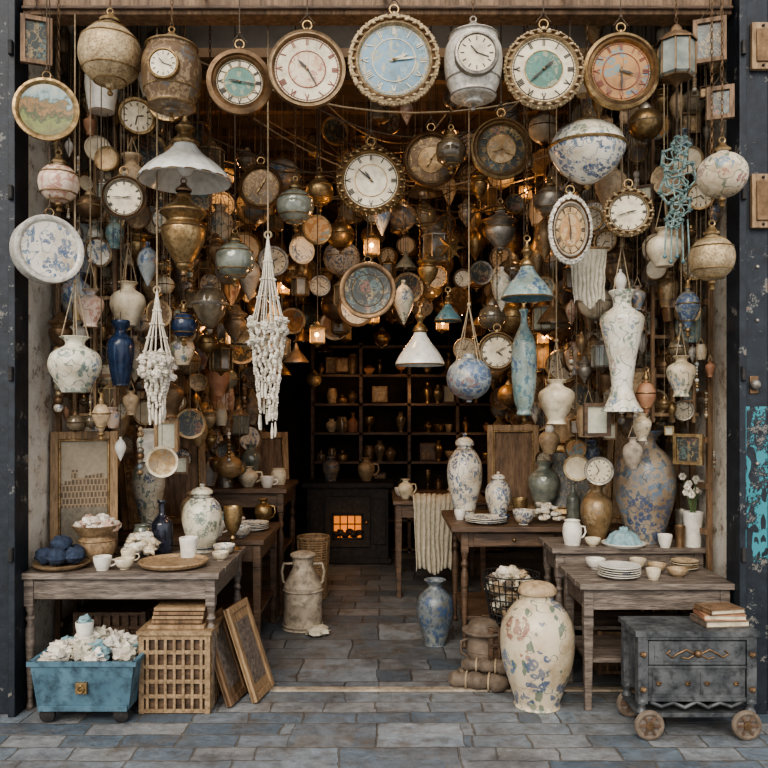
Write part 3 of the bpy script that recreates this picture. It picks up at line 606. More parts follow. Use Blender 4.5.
# ------------------------------------------------------------------ masses of small hanging things
occ(-1.9,4.82,1.25,.3); occ(1.75,5.13,1.25,.3); occ(1.75,5.13,1.6,.12); occ(1.47,5.2,1.1,.18); occ(.63,6,1.3,.3); occ(-1.74,5.6,1.2,.3); occ(-1.18,5,1.1,.2); occ(1.985,4.96,1.15,.12)
MET=[m_brass,m_bronze,m_pewter,m_gold,m_bronze,f_gold,f_brn,m_brass]
CER=[f_bw,f_multi,f_tan,m_cream,m_white,f_teal,m_terra,f_pink,m_tan,f_brn,f_bwg,m_stone,f_blue,f_spr,m_tan,f_gold,m_bronze,m_brass]
GLS=[m_gglass,m_smoke,m_smoke,m_smoke]
def small(b,kind,x,y,z,r,yaw=0,top=None,m=None):
    top=ceil(y) if top is None else top; M=T(x,y,z)@RZ(yaw); n=16; up=r
    if kind=='globe':
        m=m or R.choice(GLS+MET+CER[:4]); t=R.choice(MET[:4]); b.lathe(pr('globe',r,r*2.1,-r*1.05,2),m,M,n); b.lathe([(r*.4,r*.82),(r*.38,r),(.01,r*1.3),(0,r*1.3)],t,M,10); b.torus(r,.004,t,M,16,4); up=r*1.3
        b.lathe([(0,-r*1.3),(r*.12,-r*1.2),(r*.08,-r*1.1),(r*.3,-r*.98)],t,M,8)
    elif kind=='lantern':
        b2=B(); cage(b2,r*.75,r*2.6,R.choice([6,8]),R.choice(MET[:4]),R.choice(GLS))
        for mm in b2.mats:
            idx=[i for i,f in enumerate(b2.fm) if b2.mats[f]==mm]; b.add(b2.v,[b2.f[i] for i in idx],mm,M)
        up=r*1.3
    elif kind=='urn':
        m=m or R.choice(MET); b.lathe(pr('urn',r*.8,r*2.6,-r*1.3,2),m,M,n); up=r*1.3
    elif kind=='bell':
        m=m or R.choice(GLS+MET); b.lathe([(q*r,w*r) for q,w in sm([(1,-.6),(.9,-.4),(.6,0),(.3,.35),(.2,.6),(.1,.9),(0,.9)],2)],m,M,n); b.lathe([(.97*r,-.6*r),(.5*r,0),(0,.1*r)],m_smoke,M,n); b.ball((0,0,-r*.4),r*.22,m_opal,8,6,M=M); up=r*.9
    elif kind=='vase':
        m=m or R.choice(CER); k=R.choice(['wide','baluster','pot','vase_b']); H=r*R.uniform(2,2.8); b.lathe(pr(k,r*.8,H,-H/2,2),m,M,n); up=H/2
        for sx in (-1,1): b.tube([(sx*r*.35,0,up),(0,0,up+r)],.003,m_rope,4,M)
        up+=r
    elif kind=='tear':
        m=m or R.choice(MET+CER[4:]); b.lathe(pr('teardrop',r*.6,r*2.6,-r*1.3,2),m,M,12); up=r*1.3
    elif kind=='plate':
        f=R.choice([f_bw,f_dark,f_brn,f_gold,F_cream,f_multi,F_map,f_brn]); t=R.choice(MET+[m_cream]); MM=M@RX(pi/2)
        b.lathe([(0,-.01),(r*.9,-.004),(r,.008),(r*.97,.018),(r*.82,.012)],t,MM,24); b.lathe([(r*.82,.011),(r*.5,.004),(0,.006)],f,MM,24)
    elif kind=='clock':
        t=R.choice(MET[:4]); MM=M@RX(pi/2); b.lathe([(0,-.03),(r*.93,-.03),(r,0),(r*.95,.022),(r*.82,.02),(r*.78,.008)],t,MM,24); b.lathe([(r*.79,.008),(0,.008)],F_cream,MM,24)
        for h in range(12): b.box((0,0,0),(r*.05,r*.16,.002),m_ink,MM@RZ(h*pi/6)@T(0,r*.62,.01))
        a=R.uniform(0,6); b.box((0,0,0),(r*.05,r*.5,.002),m_ink,MM@RZ(a)@T(0,r*.22,.012)); b.box((0,0,0),(r*.05,r*.35,.002),m_ink,MM@RZ(a+2)@T(0,r*.15,.012))
    elif kind=='frame':
        w=r*R.uniform(.65,.9); h=r*R.uniform(.8,1); t=R.choice([m_woodv,m_woodl,m_brass,m_wood]); q=r*.18
        for sx in (-1,1): b.box((sx*(w-q/2),0,0),(q,.03,h*2),t,M); b.box((0,0,sx*(h-q/2)),(w*2-2*q,.03,q),t,M)
        b.box((0,.006,0),(w*2-2*q,.01,h*2-2*q),R.choice([f_gold,m_paint,f_dark,f_brn]),M); up=h
    elif kind=='beads':
        for k in range(9): b.ball((0,0,r*1.5-k*r*.36),r*R.uniform(.14,.3),R.choice(CER+MET),8,5,M=M)
        b.tube([(0,0,-r*1.4),(0,0,r*1.5)],.003,m_cord,4,M)
    b.tube([(x,y,z+up),(x,y,top)],.0019,R.choice([m_cord,m_rope,m_cord]),4)
groups={k:B() for k in ('globe','lantern','bell','vase','tear','plate','clock','frame','beads','urn')}
def scatter(n,xr,yr,zr,rr,kinds,fn=None,gap=.0):
    c=0;t=0
    while c<n and t<n*60:
        t+=1; x=R.uniform(*xr); y=R.uniform(*yr); z=R.uniform(*zr); r=R.uniform(*rr)*(1-.4*t/(n*60))
        if fn and not fn(x,y,z): continue
        k=R.choice(kinds); er=r*(1.15 if k in('globe','vase','tear','lantern','beads','urn') else 1)
        if z+er>ceil(y)-.1 or not free(x,y,z,er*.84,gap): continue
        small(groups[k],k,x,y,z,r,R.uniform(-.5,.5)-.25*x); occ(x,y,z,er*.84); c+=1
A=['globe','lantern','globe','lantern','bell','plate','clock','tear','globe','urn','plate']
def canopy(x,y,z):
    lim=2.05
    if abs(x)<.6: lim=2.4
    if abs(x)>1.2: lim=1.3
    return z>lim
scatter(105,(-1.6,1.6),(5.15,5.9),(1.9,3.95),(.07,.135),A,canopy)
scatter(130,(-1.8,1.8),(5.9,7.2),(1.9,3.95),(.08,.15),A,canopy)
scatter(100,(-1.9,1.9),(7.2,9.1),(1.8,3.95),(.08,.16),A,canopy)
Wk=['vase','vase','plate','frame','globe','tear','beads','clock','plate','vase','lantern','urn','plate']
for sx in (-1,1):
    rg=lambda a,b:(-b,-a) if sx<0 else (a,b)
    scatter(135,rg(1.28,1.98),(4.66,5.6),(1.3,4.1),(.055,.125),Wk)
    scatter(150,rg(1.2,1.98),(5.6,7.0),(1.2,3.9),(.06,.13),Wk)
    scatter(80,rg(1.3,1.98),(7.0,9.0),(1.1,3.8),(.08,.14),Wk)
    scatter(70,rg(1.78,2.04),(4.68,5.4),(1.2,4.1),(.03,.06),['vase','tear','beads','frame','globe'])
NM={'globe':'hanging_glass_globes','lantern':'hanging_lanterns','bell':'hanging_bell_lamps','vase':'hanging_pottery','tear':'hanging_teardrop_ornaments','plate':'hanging_plates','clock':'hanging_small_clocks','frame':'hanging_picture_frames','beads':'hanging_bead_strings','urn':'hanging_brass_urns'}
for k,b in groups.items(): b.obj(NM[k])
for (x,z,w,h) in ((-1.9,3.72,.16,.26),(1.78,3.72,.17,.24),(1.84,3.38,.14,.18)):
    b=B()
    for s in (-1,1): b.box((s*(w/2-.012),0,0),(.024,.03,h),m_woodv); b.box((0,0,s*(h/2-.012)),(w-.048,.03,.024),m_woodv)
    b.box((0,.005,0),(w-.048,.01,h-.048),f_dark); b.tube([(-w*.3,0,h/2),(0,0,h/2+.06),(w*.3,0,h/2)],.003,m_cord); b.tube([(0,0,h/2+.06),(0,0,3.985-z)],.003,m_cord)
    b.obj('small_picture_frame',(x,4.2,z),(0,0,-.2*x))
b=B()
for i in range(22):
    p=Vector((R.uniform(-1.9,-.3),R.uniform(4.75,7),R.uniform(3.6,4.0))); q=Vector((R.uniform(.3,1.9),R.uniform(4.75,7),R.uniform(3.6,4.0))); sag=R.uniform(.15,.5)
    b.tube([p.lerp(q,t/14)-Vector((0,0,sag*4*(t/14)*(1-t/14))) for t in range(15)],.006,R.choice([m_cord,m_cord,m_rope]),5)
b.obj('sagging_cables')
# ------------------------------------------------------------------ furniture
def table(name,x0,x1,y0,y1,z,wood,shelf=None,inset=.05,drawers=0,turned=True,legw=.055):
    b=B(); w=x1-x0; d=y1-y0; cx,cy=w/2,d/2
    npl=5
    for i in range(npl): b.box((cx,(i+.5)*d/npl,z-.0175),(w+.006*(i%2),d/npl-.005,.035),wood)
    ap=.12
    for yy in (inset,d-inset): b.box((cx,yy,z-.035-ap/2),(w-2*inset,.025,ap),wood)
    for xx in (inset,w-inset): b.box((xx,cy,z-.035-ap/2),(.025,d-2*inset,ap),wood)
    for xx in (inset+.005,w-inset-.005):
        for yy in (inset+.005,d-inset-.005):
            b.box((xx,yy,z-.035-.08),(legw,legw,.16),wood)
            h=z-.195
            if turned:
                q=legw/2
                b.lathe([(r*q,zz*h) for r,zz in sm([(0,0),(.6,0),(.75,.03),(.55,.07),(.5,.1),(.7,.3),(.95,.6),(1.0,.75),(.7,.82),(.6,.84),(1,.88),(.6,.92),(.9,.97),(.9,1)],2)],wood,T(xx,yy,0),14)
            else: b.box((xx,yy,h/2),(legw,legw,h),wood,tq=.7)
    if shelf: b.box((cx,cy,shelf),(w-2*inset,d-2*inset,.025),wood)
    if drawers:
        dw=(w-2*inset-.1)/drawers
        for i in range(drawers):
            xx=inset+.05+dw*(i+.5); b.box((xx,inset-.016,z-.1),(dw-.03,.015,ap-.03),wood); b.ball((xx,inset-.035,z-.1),.014,m_brass)
    return b.obj(name,(x0,y0,0),bev=.004)
table('wooden_table',-2.07,-.93,4.32,5.2,.78,m_woodg)
table('wooden_table',-2.05,-.83,5.3,6.2,.8,m_wood,turned=False,shelf=.25)
table('sideboard_table',-2.05,-.8,6.3,7.2,1.05,m_wood,shelf=.5)
table('wooden_table',1.1,1.98,4.3,4.85,.725,m_woodg,turned=False,shelf=.28)
table('wooden_table',1.07,2.07,4.88,5.33,.82,m_woodg,shelf=.3)
table('wooden_table',.47,1.98,5.37,6.3,.88,m_wood,drawers=2,inset=.1,shelf=.22)
table('wooden_table',.08,.95,6.9,7.9,.88,m_wood,turned=False)
# ------------------------------------------------------------------ sitting pots
def pot(name,kind,x,y,z,Rr,H,mat,lid=None,handle=0,trim=None,n=32):
    b=B(); b.lathe(pr(kind,Rr,H,0,4),mat,None,n)
    if kind in('ginger','bigjar'): b.lathe([(r*Rr,zz*H) for r,zz in sm(K[kind+'_lid'],3)],lid or mat,None,n)
    if trim:
        for q in (.06,.8):
            rr=min(sm(K[kind],4),key=lambda t:abs(t[1]-q))[0]*Rr; b.torus(rr+.001,.004,trim,T(0,0,q*H),28,5)
    for s in ([1] if handle==1 else [-1,1] if handle==2 else []):
        b.tube([(s*Rr*.8,0,H*.75),(s*Rr*1.35,0,H*.72),(s*Rr*1.45,0,H*.5),(s*Rr*1.2,0,H*.32),(s*Rr*.8,0,H*.25)],Rr*.1,mat,8)
    return b.obj(name,(x,y,z+.0005),(0,0,R.uniform(-.4,.4)))
zt=.78
pot('floral_ginger_jar','ginger',-1.184,5.0,zt,.13,.44,f_bwg,trim=m_cobalt)
pot('black_bottle','bottle',-1.43,4.95,zt,.067,.34,m_black)
pot('ceramic_cup','mug',-1.2,4.72,zt,.058,.13,m_white)
pot('ceramic_cup','cup',-1.62,4.42,zt,.052,.075,m_white,handle=1)
pot('ceramic_bowl','bowl',-1.5,4.44,zt,.055,.06,m_cream)
pot('ceramic_cup','cup',-1.53,4.6,zt,.045,.08,m_cream,handle=1)
pot('brass_goblet','goblet',-1.0,5.08,zt,.065,.27,m_brass)
pot('ceramic_bowl','bowl',-1.02,4.9,zt,.07,.06,f_bw); pot('ceramic_bowl','bowl',-1.0,4.7,zt,.05,.05,m_cream)
pot('glass_jar','pot',-1.6,5.08,zt,.06,.16,m_gglass)
b=B(); b.lathe([(0,0),(.16,0),(.19,.012),(.2,.03),(.19,.034),(.178,.02),(0,.014)],m_rattan,None,36); b.torus(.196,.008,m_woodl,T(0,0,.03),36,6); b.obj('round_tray',(-1.24,4.53,zt+.001))
b=B(); b.lathe([(0,0),(.12,0),(.155,.02),(.16,.03),(.14,.025),(0,.012)],m_rattan,None,30)
for i,(dx,dy) in enumerate([(-.08,-.03),(0,-.06),(.08,-.02),(-.04,.06),(.05,.06)]): b.blob((dx,dy,.075),.06,m_navyy,i,.12,3)
b.blob((0,0,.14),.06,m_navyy,9,.12,3); b.obj('bowl_of_yarn_balls',(-1.88,4.48,zt+.001))
def heap(name,x,y,z,r,h,n,mats,s=(.02,.035),base=None,flower=False):
    b=B()
    if base: b.lathe([(0,0),(r*.7,0),(r*.95,.04),(r*1.05,.06),(r*.98,.06),(r*.6,.02),(0,.02)],base,None,28)
    for i in range(n):
        a=R.uniform(0,2*pi); q=r*.85*math.sqrt(R.random()); zz=(.03 if base else s[1]*.7)+h*(1-(q/r)**2)*R.uniform(.3,1)
        rr=R.uniform(*s)
        if flower:
            for k in range(6): b.ball((q*math.cos(a)+math.cos(k*pi/3)*rr*.7,q*math.sin(a)+math.sin(k*pi/3)*rr*.7,zz),rr*.6,R.choice(mats),6,4)
            b.ball((q*math.cos(a),q*math.sin(a),zz+rr*.3),rr*.4,m_gold,6,4)
        else: b.blob((q*math.cos(a),q*math.sin(a),zz),rr,R.choice(mats),i,.35,2.2,10,7)
    return b.obj(name,(x,y,z+.001))
b=B(); b.lathe(pr('pot',.11,.16,0,3),m_rattan,None,28)
for q in range(5): b.torus(.088+.004*q,.006,m_rattan,T(0,0,.025+.025*q),24,5)
b.obj('wicker_basket',(-1.76,4.7,zt+.001))
heap('seashells_in_dish',-1.76,4.7,zt+.16,.14,.09,38,[m_shell,m_white,m_pink],base=m_rattan)
heap('seashell_pile',-1.52,4.8,zt,.12,.12,46,[m_shell,m_white,m_cream],(.024,.04))
zt=.8
pot('floral_tall_vase','baluster',-1.7,5.55,zt,.115,.64,f_bwg)
pot('ceramic_bowl','bowl',-1.02,5.45,zt,.08,.07,f_bw)
def stack(name,x,y,z,r,n,mats):
    b=B()
    for i in range(n): b.lathe([(0,0),(r*.55,0),(r*.6,.006),(r,.018),(r,.022),(r*.6,.012),(0,.01)],mats[i%len(mats)],T(R.uniform(-.004,.004),R.uniform(-.004,.004),i*.013),32)
    return b.obj(name,(x,y,z+.001))
stack('plate_stack',-.98,5.75,zt,.12,4,[m_white,f_bw]); pot('ceramic_cup','cup',-1.2,5.5,zt,.06,.1,m_white,handle=1); pot('glass_jar','pot',-1.36,5.6,zt,.07,.16,m_gglass)
pot('ceramic_jar','ginger',-1.45,5.85,zt,.1,.3,m_tan); heap('seashells_in_dish',-1.2,5.95,zt,.12,.07,26,[m_seaf,m_shell],base=m_white)
pot('brass_jug','wide',-.95,6.05,zt,.07,.2,m_brass,handle=1)
zt=1.05
heap('seashells_in_dish',-1.72,6.5,zt,.16,.08,36,[m_pink,m_terra,m_shell],base=m_tan)
pot('metal_canister','mug',-1.34,6.5,zt,.075,.2,m_pewter); pot('teapot','wide',-1.15,6.5,zt,.085,.17,m_cream,handle=1); pot('ceramic_cup','cup',-.98,6.45,zt,.06,.09,m_white,handle=1)
pot('ceramic_jar','ginger',-1.5,6.6,zt,.08,.26,m_white); pot('ceramic_jar','pot',-.92,6.7,zt,.07,.14,m_cream); pot('glass_jar','baluster',-1.2,6.9,zt,.09,.34,m_gglass); pot('ceramic_vase','baluster',-1.62,6.95,zt,.1,.4,f_tan)
zt=.82
GRNM=plain('leaf_green',(.06,.1,.04),(.13,.19,.08),9,.6)
pot('large_blue_floral_vase','bigvase',1.74,5.12,zt,.2,.74,f_tan,n=40)
def flowers(name,x,y,z,n,spread,h,mats):
    b=B()
    for i in range(n):
        a=R.uniform(0,2*pi); q=spread*R.random(); p=(q*math.cos(a),q*math.sin(a)*.6,h*R.uniform(.55,1))
        b.tube([(0,0,0),(p[0]*.4,p[1]*.4,p[2]*.6),p],.0025,GRNM,4)
        for k in range(6): b.ball((p[0]+math.cos(k*pi/3)*.014,p[1],p[2]+math.sin(k*pi/3)*.014),.012,R.choice(mats),6,4)
        b.ball(p,.009,m_gold,6,4)
    return b.obj(name,(x,y,z))
flowers('dried_flower_bunch',1.74,5.12,zt+.66,16,.08,.22,[m_cotton,m_shell])
pot('gilt_floral_vase','wide',1.44,5.2,zt,.108,.38,f_gold,lid=m_gold)
pot('ceramic_jug','pot',1.23,5.02,zt,.062,.16,m_white,handle=1); pot('ceramic_bowl','bowl',1.35,4.97,zt,.05,.05,m_cream)
b=B(); b.lathe([(0,0),(.12,0),(.14,.018),(.14,.024),(0,.014)],m_white,None,32); b.lathe([(0,.1),(.05,.095),(.085,.07),(.105,.03),(.12,.022)][::-1],m_seaf,None,60,.08,10); b.blob((0,0,.1),.03,m_seaf,3,.3); b.obj('folded_cloth_on_plate',(1.55,4.97,zt+.001))
pot('ceramic_cup','cup',1.8,4.92,zt,.046,.08,m_white,handle=0); pot('ceramic_mug','mug',1.995,4.96,zt,.062,.21,m_white,handle=0)
flowers('white_flower_bunch',1.995,4.96,zt+.1,12,.09,.38,[m_white,m_cotton])
pot('metal_canister','mug',2.0,5.15,zt,.05,.2,m_pewter); pot('metal_canister','mug',1.9,4.93,zt,.034,.13,m_bronze)
zt=.725
stack('plate_stack',1.37,4.47,zt,.12,5,[m_white,m_white,f_bw]); pot('ceramic_bowl','bowl',1.64,4.62,zt,.055,.05,m_tan); pot('ceramic_bowl','bowl',1.72,4.5,zt,.06,.045,m_tan); pot('ceramic_bowl','bowl',1.56,4.72,zt,.05,.06,m_cream)
stack('plate_stack',1.83,4.68,zt,.08,4,[m_cream,m_tan]); pot('ceramic_bowl','bowl',1.3,4.72,zt,.06,.06,m_white); pot('ceramic_cup','cup',1.55,4.42,zt,.042,.06,m_cream)
zt=.88
pot('floral_ginger_jar','ginger',.63,6.0,zt,.138,.64,f_bw,trim=m_brass); pot('floral_ginger_jar','ginger',.87,5.85,zt,.1,.35,f_bw)
pot('gilt_cup','cup',1.03,5.8,zt,.06,.15,m_brass); stack('plate_stack',.74,5.57,zt,.15,3,[f_bw,m_white]); pot('patterned_bowl','bowl',1.0,5.5,zt,.078,.1,f_bw)
pot('cream_vase','baluster',1.24,5.95,zt,.122,.42,m_gglass); heap('white_flower_heap',1.18,5.6,zt,.14,.14,32,[m_white,m_cream,m_cotton],(.018,.028),flower=True)
pot('glass_jar','bottle',1.43,5.8,zt,.05,.28,m_gglass); pot('ceramic_jar','wide',1.6,5.7,zt,.1,.3,m_cream)
pot('ceramic_cup','cup',.57,5.75,zt,.045,.07,m_white,handle=1); pot('ceramic_bowl','bowl',.88,5.62,zt,.04,.05,m_cobalt)
pot('ceramic_jug','wide',.2,7.1,zt,.07,.18,m_cream,handle=1); pot('ceramic_bowl','bowl',.15,7.4,zt,.05,.07,m_white); pot('ceramic_vase','baluster',.75,7.15,zt,.08,.3,m_gglass); heap('white_flower_heap',.75,7.5,zt,.14,.1,20,[m_white,m_cream],(.02,.03),flower=True)
cloth('draped_linen_cloth',.4,.62,m_linen,(.44,6.9,.885),folds=4,amp=.04,over=.25)
# ------------------------------------------------------------------ frames
def frame(name,x,y,z,w,h,fm,pic,rot=(0,0,0),bw=.05,dp=.035):
    b=B()
    for sx in (-1,1):
        b.box((sx*(w/2-bw/2),0,h/2),(bw,dp,h),fm); b.box((0,0,h/2+sx*(h/2-bw/2)),(w-2*bw,dp,bw),fm)
        b.box((sx*(w/2-bw-.006),-dp*.3,h/2),(.012,dp*.7,h-2*bw),m_brass); b.box((0,-dp*.3,h/2+sx*(h/2-bw-.006)),(w-2*bw,dp*.7,.012),m_brass)
    b.box((0,.004,h/2),(w-2*bw,.01,h-2*bw),pic)
    return b.obj(name,(x,y,z+.001),rot,bev=.006)
frame('picture_frame',-1.885,4.83,.785,.4,.78,m_woodl,m_print,(-.06,0,.35),.05)
frame('picture_frame',-1.83,5.85,.8,.38,.95,m_woodv,f_brn,(-.15,0,.9))
frame('picture_frame',-1.6,6.08,.8,.4,.85,m_woodl,m_woodv,(-.1,0,.5))
frame('picture_frame',-1.72,7.1,1.05,.5,.6,m_brass,m_print,(-.15,0,.5))
frame('picture_frame',-1.1,7.1,1.05,.45,.45,m_woodl,m_woodv,(-.2,0,.3))
frame('picture_frame',1.5,6.0,.88,.5,.55,m_brass,f_dark,(-.22,0,-.25),.045)
frame('picture_frame',1.05,6.22,.88,.42,.7,m_woodl,m_woodv,(-.1,0,-.1),.05)
frame('picture_frame',1.85,6.05,.88,.34,1.2,m_woodv,m_woodl,(-.1,0,-.7),.05)
frame('picture_frame',1.72,5.5,.88,.3,1.15,m_woodl,m_rattan,(-.1,0,-.75),.04)
for (x,y,h,m,d) in ((-.86,4.5,.52,m_woodv,.26),(-.72,4.58,.56,m_woodl,.3)):
    b=B(); b.box((0,0,h/2),(.024,d,h),m)
    for s in (-1,1): b.box((.008,s*(d/2-.02),h/2),(.03,.04,h),m); b.box((.008,0,h/2+s*(h/2-.02)),(.03,d-.08,.04),m)
    b.box((.014,0,h/2),(.006,d*.6,h*.66),m_woodg); b.obj('leaning_wooden_panel',(x,y,.006),(0,-.33,-.2),bev=.003)
# ------------------------------------------------------------------ floor things
pot('large_floral_floor_jar','bigjar',.884,4.43,0,.212,.715,f_big,lid=m_tan,n=48)
pot('blue_floor_vase','bigvase',.37,5.57,0,.135,.47,f_slate)
b=B(); b.lathe([(r*.15,z*.6) for r,z in sm([(0,0),(1,0),(1.03,.02),(1,.05),(1,.5),(.98,.56),(.6,.75),(.52,.8),(.55,.9),(.66,.93),(.66,.96),(.5,.98),(.2,1),(0,1)],3)],m_stone,None,30)
for q in (.05,.5): b.torus(.153,.007,m_stone,T(0,0,.6*q),30,6)
for s in (-1,1): b.tube([(s*.08,0,.5),(s*.15,0,.5),(s*.165,0,.44),(s*.155,0,.36),(s*.13,0,.34)],.011,m_stone,8)
b.obj('milk_can',(-.633,6.0,.001))
b=B(); b.blob((0,0,.03),.09,m_linen,4,.3,sz=.4); b.obj('floor_rag',(-.5,5.8,0))
def wicker(name,x,y,Rr,H,z=0):
    b=B(); b.lathe([(0,0),(Rr*.8,0),(Rr,H),(Rr*.93,H),(Rr*.75,.02),(0,.02)],m_rattan,None,28)
    n=int(H/.022)
    for i in range(n): b.torus(Rr*(.8+.2*i/n)+.003,.009,m_rattan,T(0,0,.01+i*H/n),28,5)
    for i in range(14):
        a=2*pi*i/14; b.tube([(math.cos(a)*Rr*.82,math.sin(a)*Rr*.82,0),(math.cos(a)*Rr*1.04,math.sin(a)*Rr*1.04,H)],.008,m_woodl,5)
    b.torus(Rr,.014,m_rattan,T(0,0,H),28,6); b.obj(name,(x,y,z+.001))
wicker('wicker_basket',-.64,6.95,.14,.55)
b=B(); w,d,z0,z1=.56,.34,.075,.33
o=[(-w/2*.88,-d/2*.88,z0),(w/2*.88,-d/2*.88,z0),(w/2*.88,d/2*.88,z0),(-w/2*.88,d/2*.88,z0),(-w/2,-d/2,z1),(w/2,-d/2,z1),(w/2,d/2,z1),(-w/2,d/2,z1)]
q=.94; i_=[(x*q,y*q,z+.015 if z<.2 else z) for x,y,z in o]
b.add(o+i_,[(3,2,1,0),(0,1,5,4),(1,2,6,5),(2,3,7,6),(3,0,4,7),(4,5,13,12),(5,6,14,13),(6,7,15,14),(7,4,12,15),(8,9,10,11),(8,12,13,9),(9,13,14,10),(10,14,15,11),(11,15,12,8)],m_sky)
for s in (-1,1): b.box((0,s*d/2,z1),(w+.03,.022,.025),m_sky); b.box((s*w/2,0,z1),(.022,d,.025),m_sky)
b.box((0,-d/2,.2),(.06,.022,.06),m_brass); b.torus(.016,.004,m_brass,T(0,-d/2-.015,.195)@RX(pi/2),12,5); b.ball((0,-d/2-.014,.215),.009,m_brass)
b.box((0,-d/2*.9,.085),(w*.86,.02,.03),m_sky)
for sx in (-1,1):
    for sy in (-1,1):
        b.box((sx*.2,sy*.11,.08),(.05,.05,.02),m_iron); b.lathe([(0,-.016),(.03,-.016),(.042,-.011),(.042,.011),(.03,.016),(0,.016)],m_iron,T(sx*.2,sy*.13,.043)@RX(pi/2),18)
for i in range(50):
    x=R.uniform(-.23,.23); y=R.uniform(-.13,.13); b.blob((x,y,.31+R.uniform(0,.13)*(1-abs(x)/.3)),R.uniform(.035,.066),R.choice([m_shell,m_cotton,m_seaf,m_white,m_seaf,m_linen]),i,.42,2.6,18,12)
b.lathe(pr('cup',.05,.09,.42),m_white,T(-.05,0,0),20); b.blob((-.05,0,.52),.035,m_seaf,5,.3)
b.obj('blue_tub_trolley',(-1.63,4.31,.001),(0,0,0),bev=.004)
def crate(name,x,y,w,d,h,mat,nx=8,nzz=5,lid=True,inner=m_wood,rot=0):
    b=B(); t=.014
    b.box((0,0,h/2),(w-.04,d-.04,h-.03),inner)
    for sx in (-1,1):
        for sy in (-1,1): b.box((sx*(w/2-.015),sy*(d/2-.015),h/2),(.03,.03,h),mat)
    for j in range(nzz+1):
        z=.015+j*(h-.03)/nzz
        for s in (-1,1): b.box((0,s*(d/2-.008),z),(w-.04,t,.022),mat); b.box((s*(w/2-.008),0,z),(t,d-.04,.022),mat)
    for i in range(1,nx):
        xx=-w/2+i*w/nx
        for s in (-1,1): b.box((xx,s*(d/2-.005),h/2),(.016,t,h-.03),mat)
    for i in range(1,6):
        yy=-d/2+i*d/6
        for s in (-1,1): b.box((s*(w/2-.005),yy,h/2),(t,.016,h-.03),mat)
    if lid:
        b.box((0,0,h+.012),(w+.02,d+.02,.024),mat); b.box((0,0,h+.035),(w*.8,d*.8,.02),m_woodl)
        for k in range(4): b.box((.0+.005*k,0,h+.06+k*.024),(w*.72,d*.7,.018),m_woodl if k%2 else m_woodv)
    b.obj(name,(x,y,.001),(0,0,rot),bev=.002)
crate('rattan_crate',-1.172,4.46,.4,.34,.44,m_rattan,lid=True)
crate('wooden_crate',-1.25,5.75,.5,.4,.2,m_woodl,lid=False)
crate('wooden_crate',1.62,5.1,.5,.35,.28,m_woodv,lid=False)
crate('wooden_crate',-1.7,4.95,.45,.4,.45,m_wood,lid=False)
crate('wooden_crate',.83,5.02,.34,.34,.32,m_wood,5,3,lid=False)
b=B(); Rr,H=.185,.3
for i in range(7): b.torus(Rr*(.72+.28*i/6),.005,m_iron,T(0,0,.01+i*H/6),32,5)
for i in range(26):
    a=2*pi*i/26; b.tube([(math.cos(a)*Rr*.72,math.sin(a)*Rr*.72,.01),(math.cos(a)*Rr,math.sin(a)*Rr,H)],.004,m_iron,4)
b.lathe([(0,.008),(Rr*.72,.008),(Rr*.72,.014),(0,.014)],m_iron,None,24)
for i in range(46):
    a=R.uniform(0,6.3); q=R.uniform(0,.13); b.blob((q*math.cos(a),q*math.sin(a),R.uniform(.06,.33)),R.uniform(.03,.05),R.choice([m_linen,m_tan,m_shell,m_leath,m_cream]),i,.3)
b.obj('wire_basket',(.83,5.02,.322))
b=B(); b.lathe([(r*.12,z*.34) for r,z in sm([(0,0),(.8,0),(.85,.04),(.95,.4),(.9,.7),(1.15,.76),(1.2,.82),(.9,.86),(.8,.95),(.5,1),(0,1)],3)],m_leath,None,28); b.torus(.108,.008,m_leath,T(0,0,.15),28,6)
for s in (-1,1): b.tube([(s*.1,0,.22),(s*.15,0,.2),(s*.15,0,.13),(s*.105,0,.1)],.009,m_leath,7)
b.obj('brown_lidded_pot',(.65,4.98,.001))
b=B()
for (y0,z0,r,xa,xb) in ((0,.055,.055,-.17,.17),(.1,.052,.052,-.14,.2),(.05,.135,.045,-.1,.19)):
    b.tube([(xa+(xb-xa)*k/12,y0+.014*math.sin(k*1.7),z0+.004*math.cos(k*2.1)) for k in range(13)],[r*(.85+.15*math.sin(k*1.3+1)) if 0<k<12 else r*.6 for k in range(13)],m_leath,16)
    for k in (.3,.7): b.torus(r*.95,.006,m_rope,T(xa+(xb-xa)*k,y0,z0)@RY(pi/2),16,5)
b.obj('rolled_burlap_bundle',(.57,4.66,.001),(0,0,-.25))
# cart: top slab, one decorated drawer, panelled lower case with corner posts, wooden wheels
b=B(); w,d=.64,.3
b.box((0,0,.545),(w,d,.028),m_blsh); b.box((0,0,.522),(w-.03,d-.02,.018),m_blsh); b.box((0,0,.36),(w-.09,d-.06,.3),m_blsh)
for sx in (-1,1):
    for sy in (-1,1):
        b.box((sx*(w/2-.04),sy*(d/2-.03),.35),(.05,.05,.33),m_blsh)
        b.lathe([(r*.03,.12+zz*.09) for r,zz in sm([(.5,0),(1,.2),(.6,.45),(1,.8),(.8,1)],3)],m_blsh,T(sx*(w/2-.04),sy*(d/2-.03),0),14)
        for z in (.44,.26): b.blob((sx*(w/2-.04),sy*(d/2-.002),z),.016,m_bronze,3,.4)
fy=-(d/2-.03)
b.box((0,fy-.008,.445),(w-.14,.022,.12),m_blsh); b.box((0,fy-.02,.445),(w-.2,.006,.085),m_blsh)
b.box((0,fy-.004,.29),(w-.14,.02,.15),m_blsh); b.box((0,fy-.004,.372),(w-.12,.03,.014),m_blsh); b.box((0,fy-.004,.205),(w-.12,.03,.02),m_blsh)
for s in (-1,1): b.box((s*.125,fy-.016,.29),(.21,.006,.11),m_blsh)
b.ball((0,fy-.03,.445),.02,m_bronze,12,8)
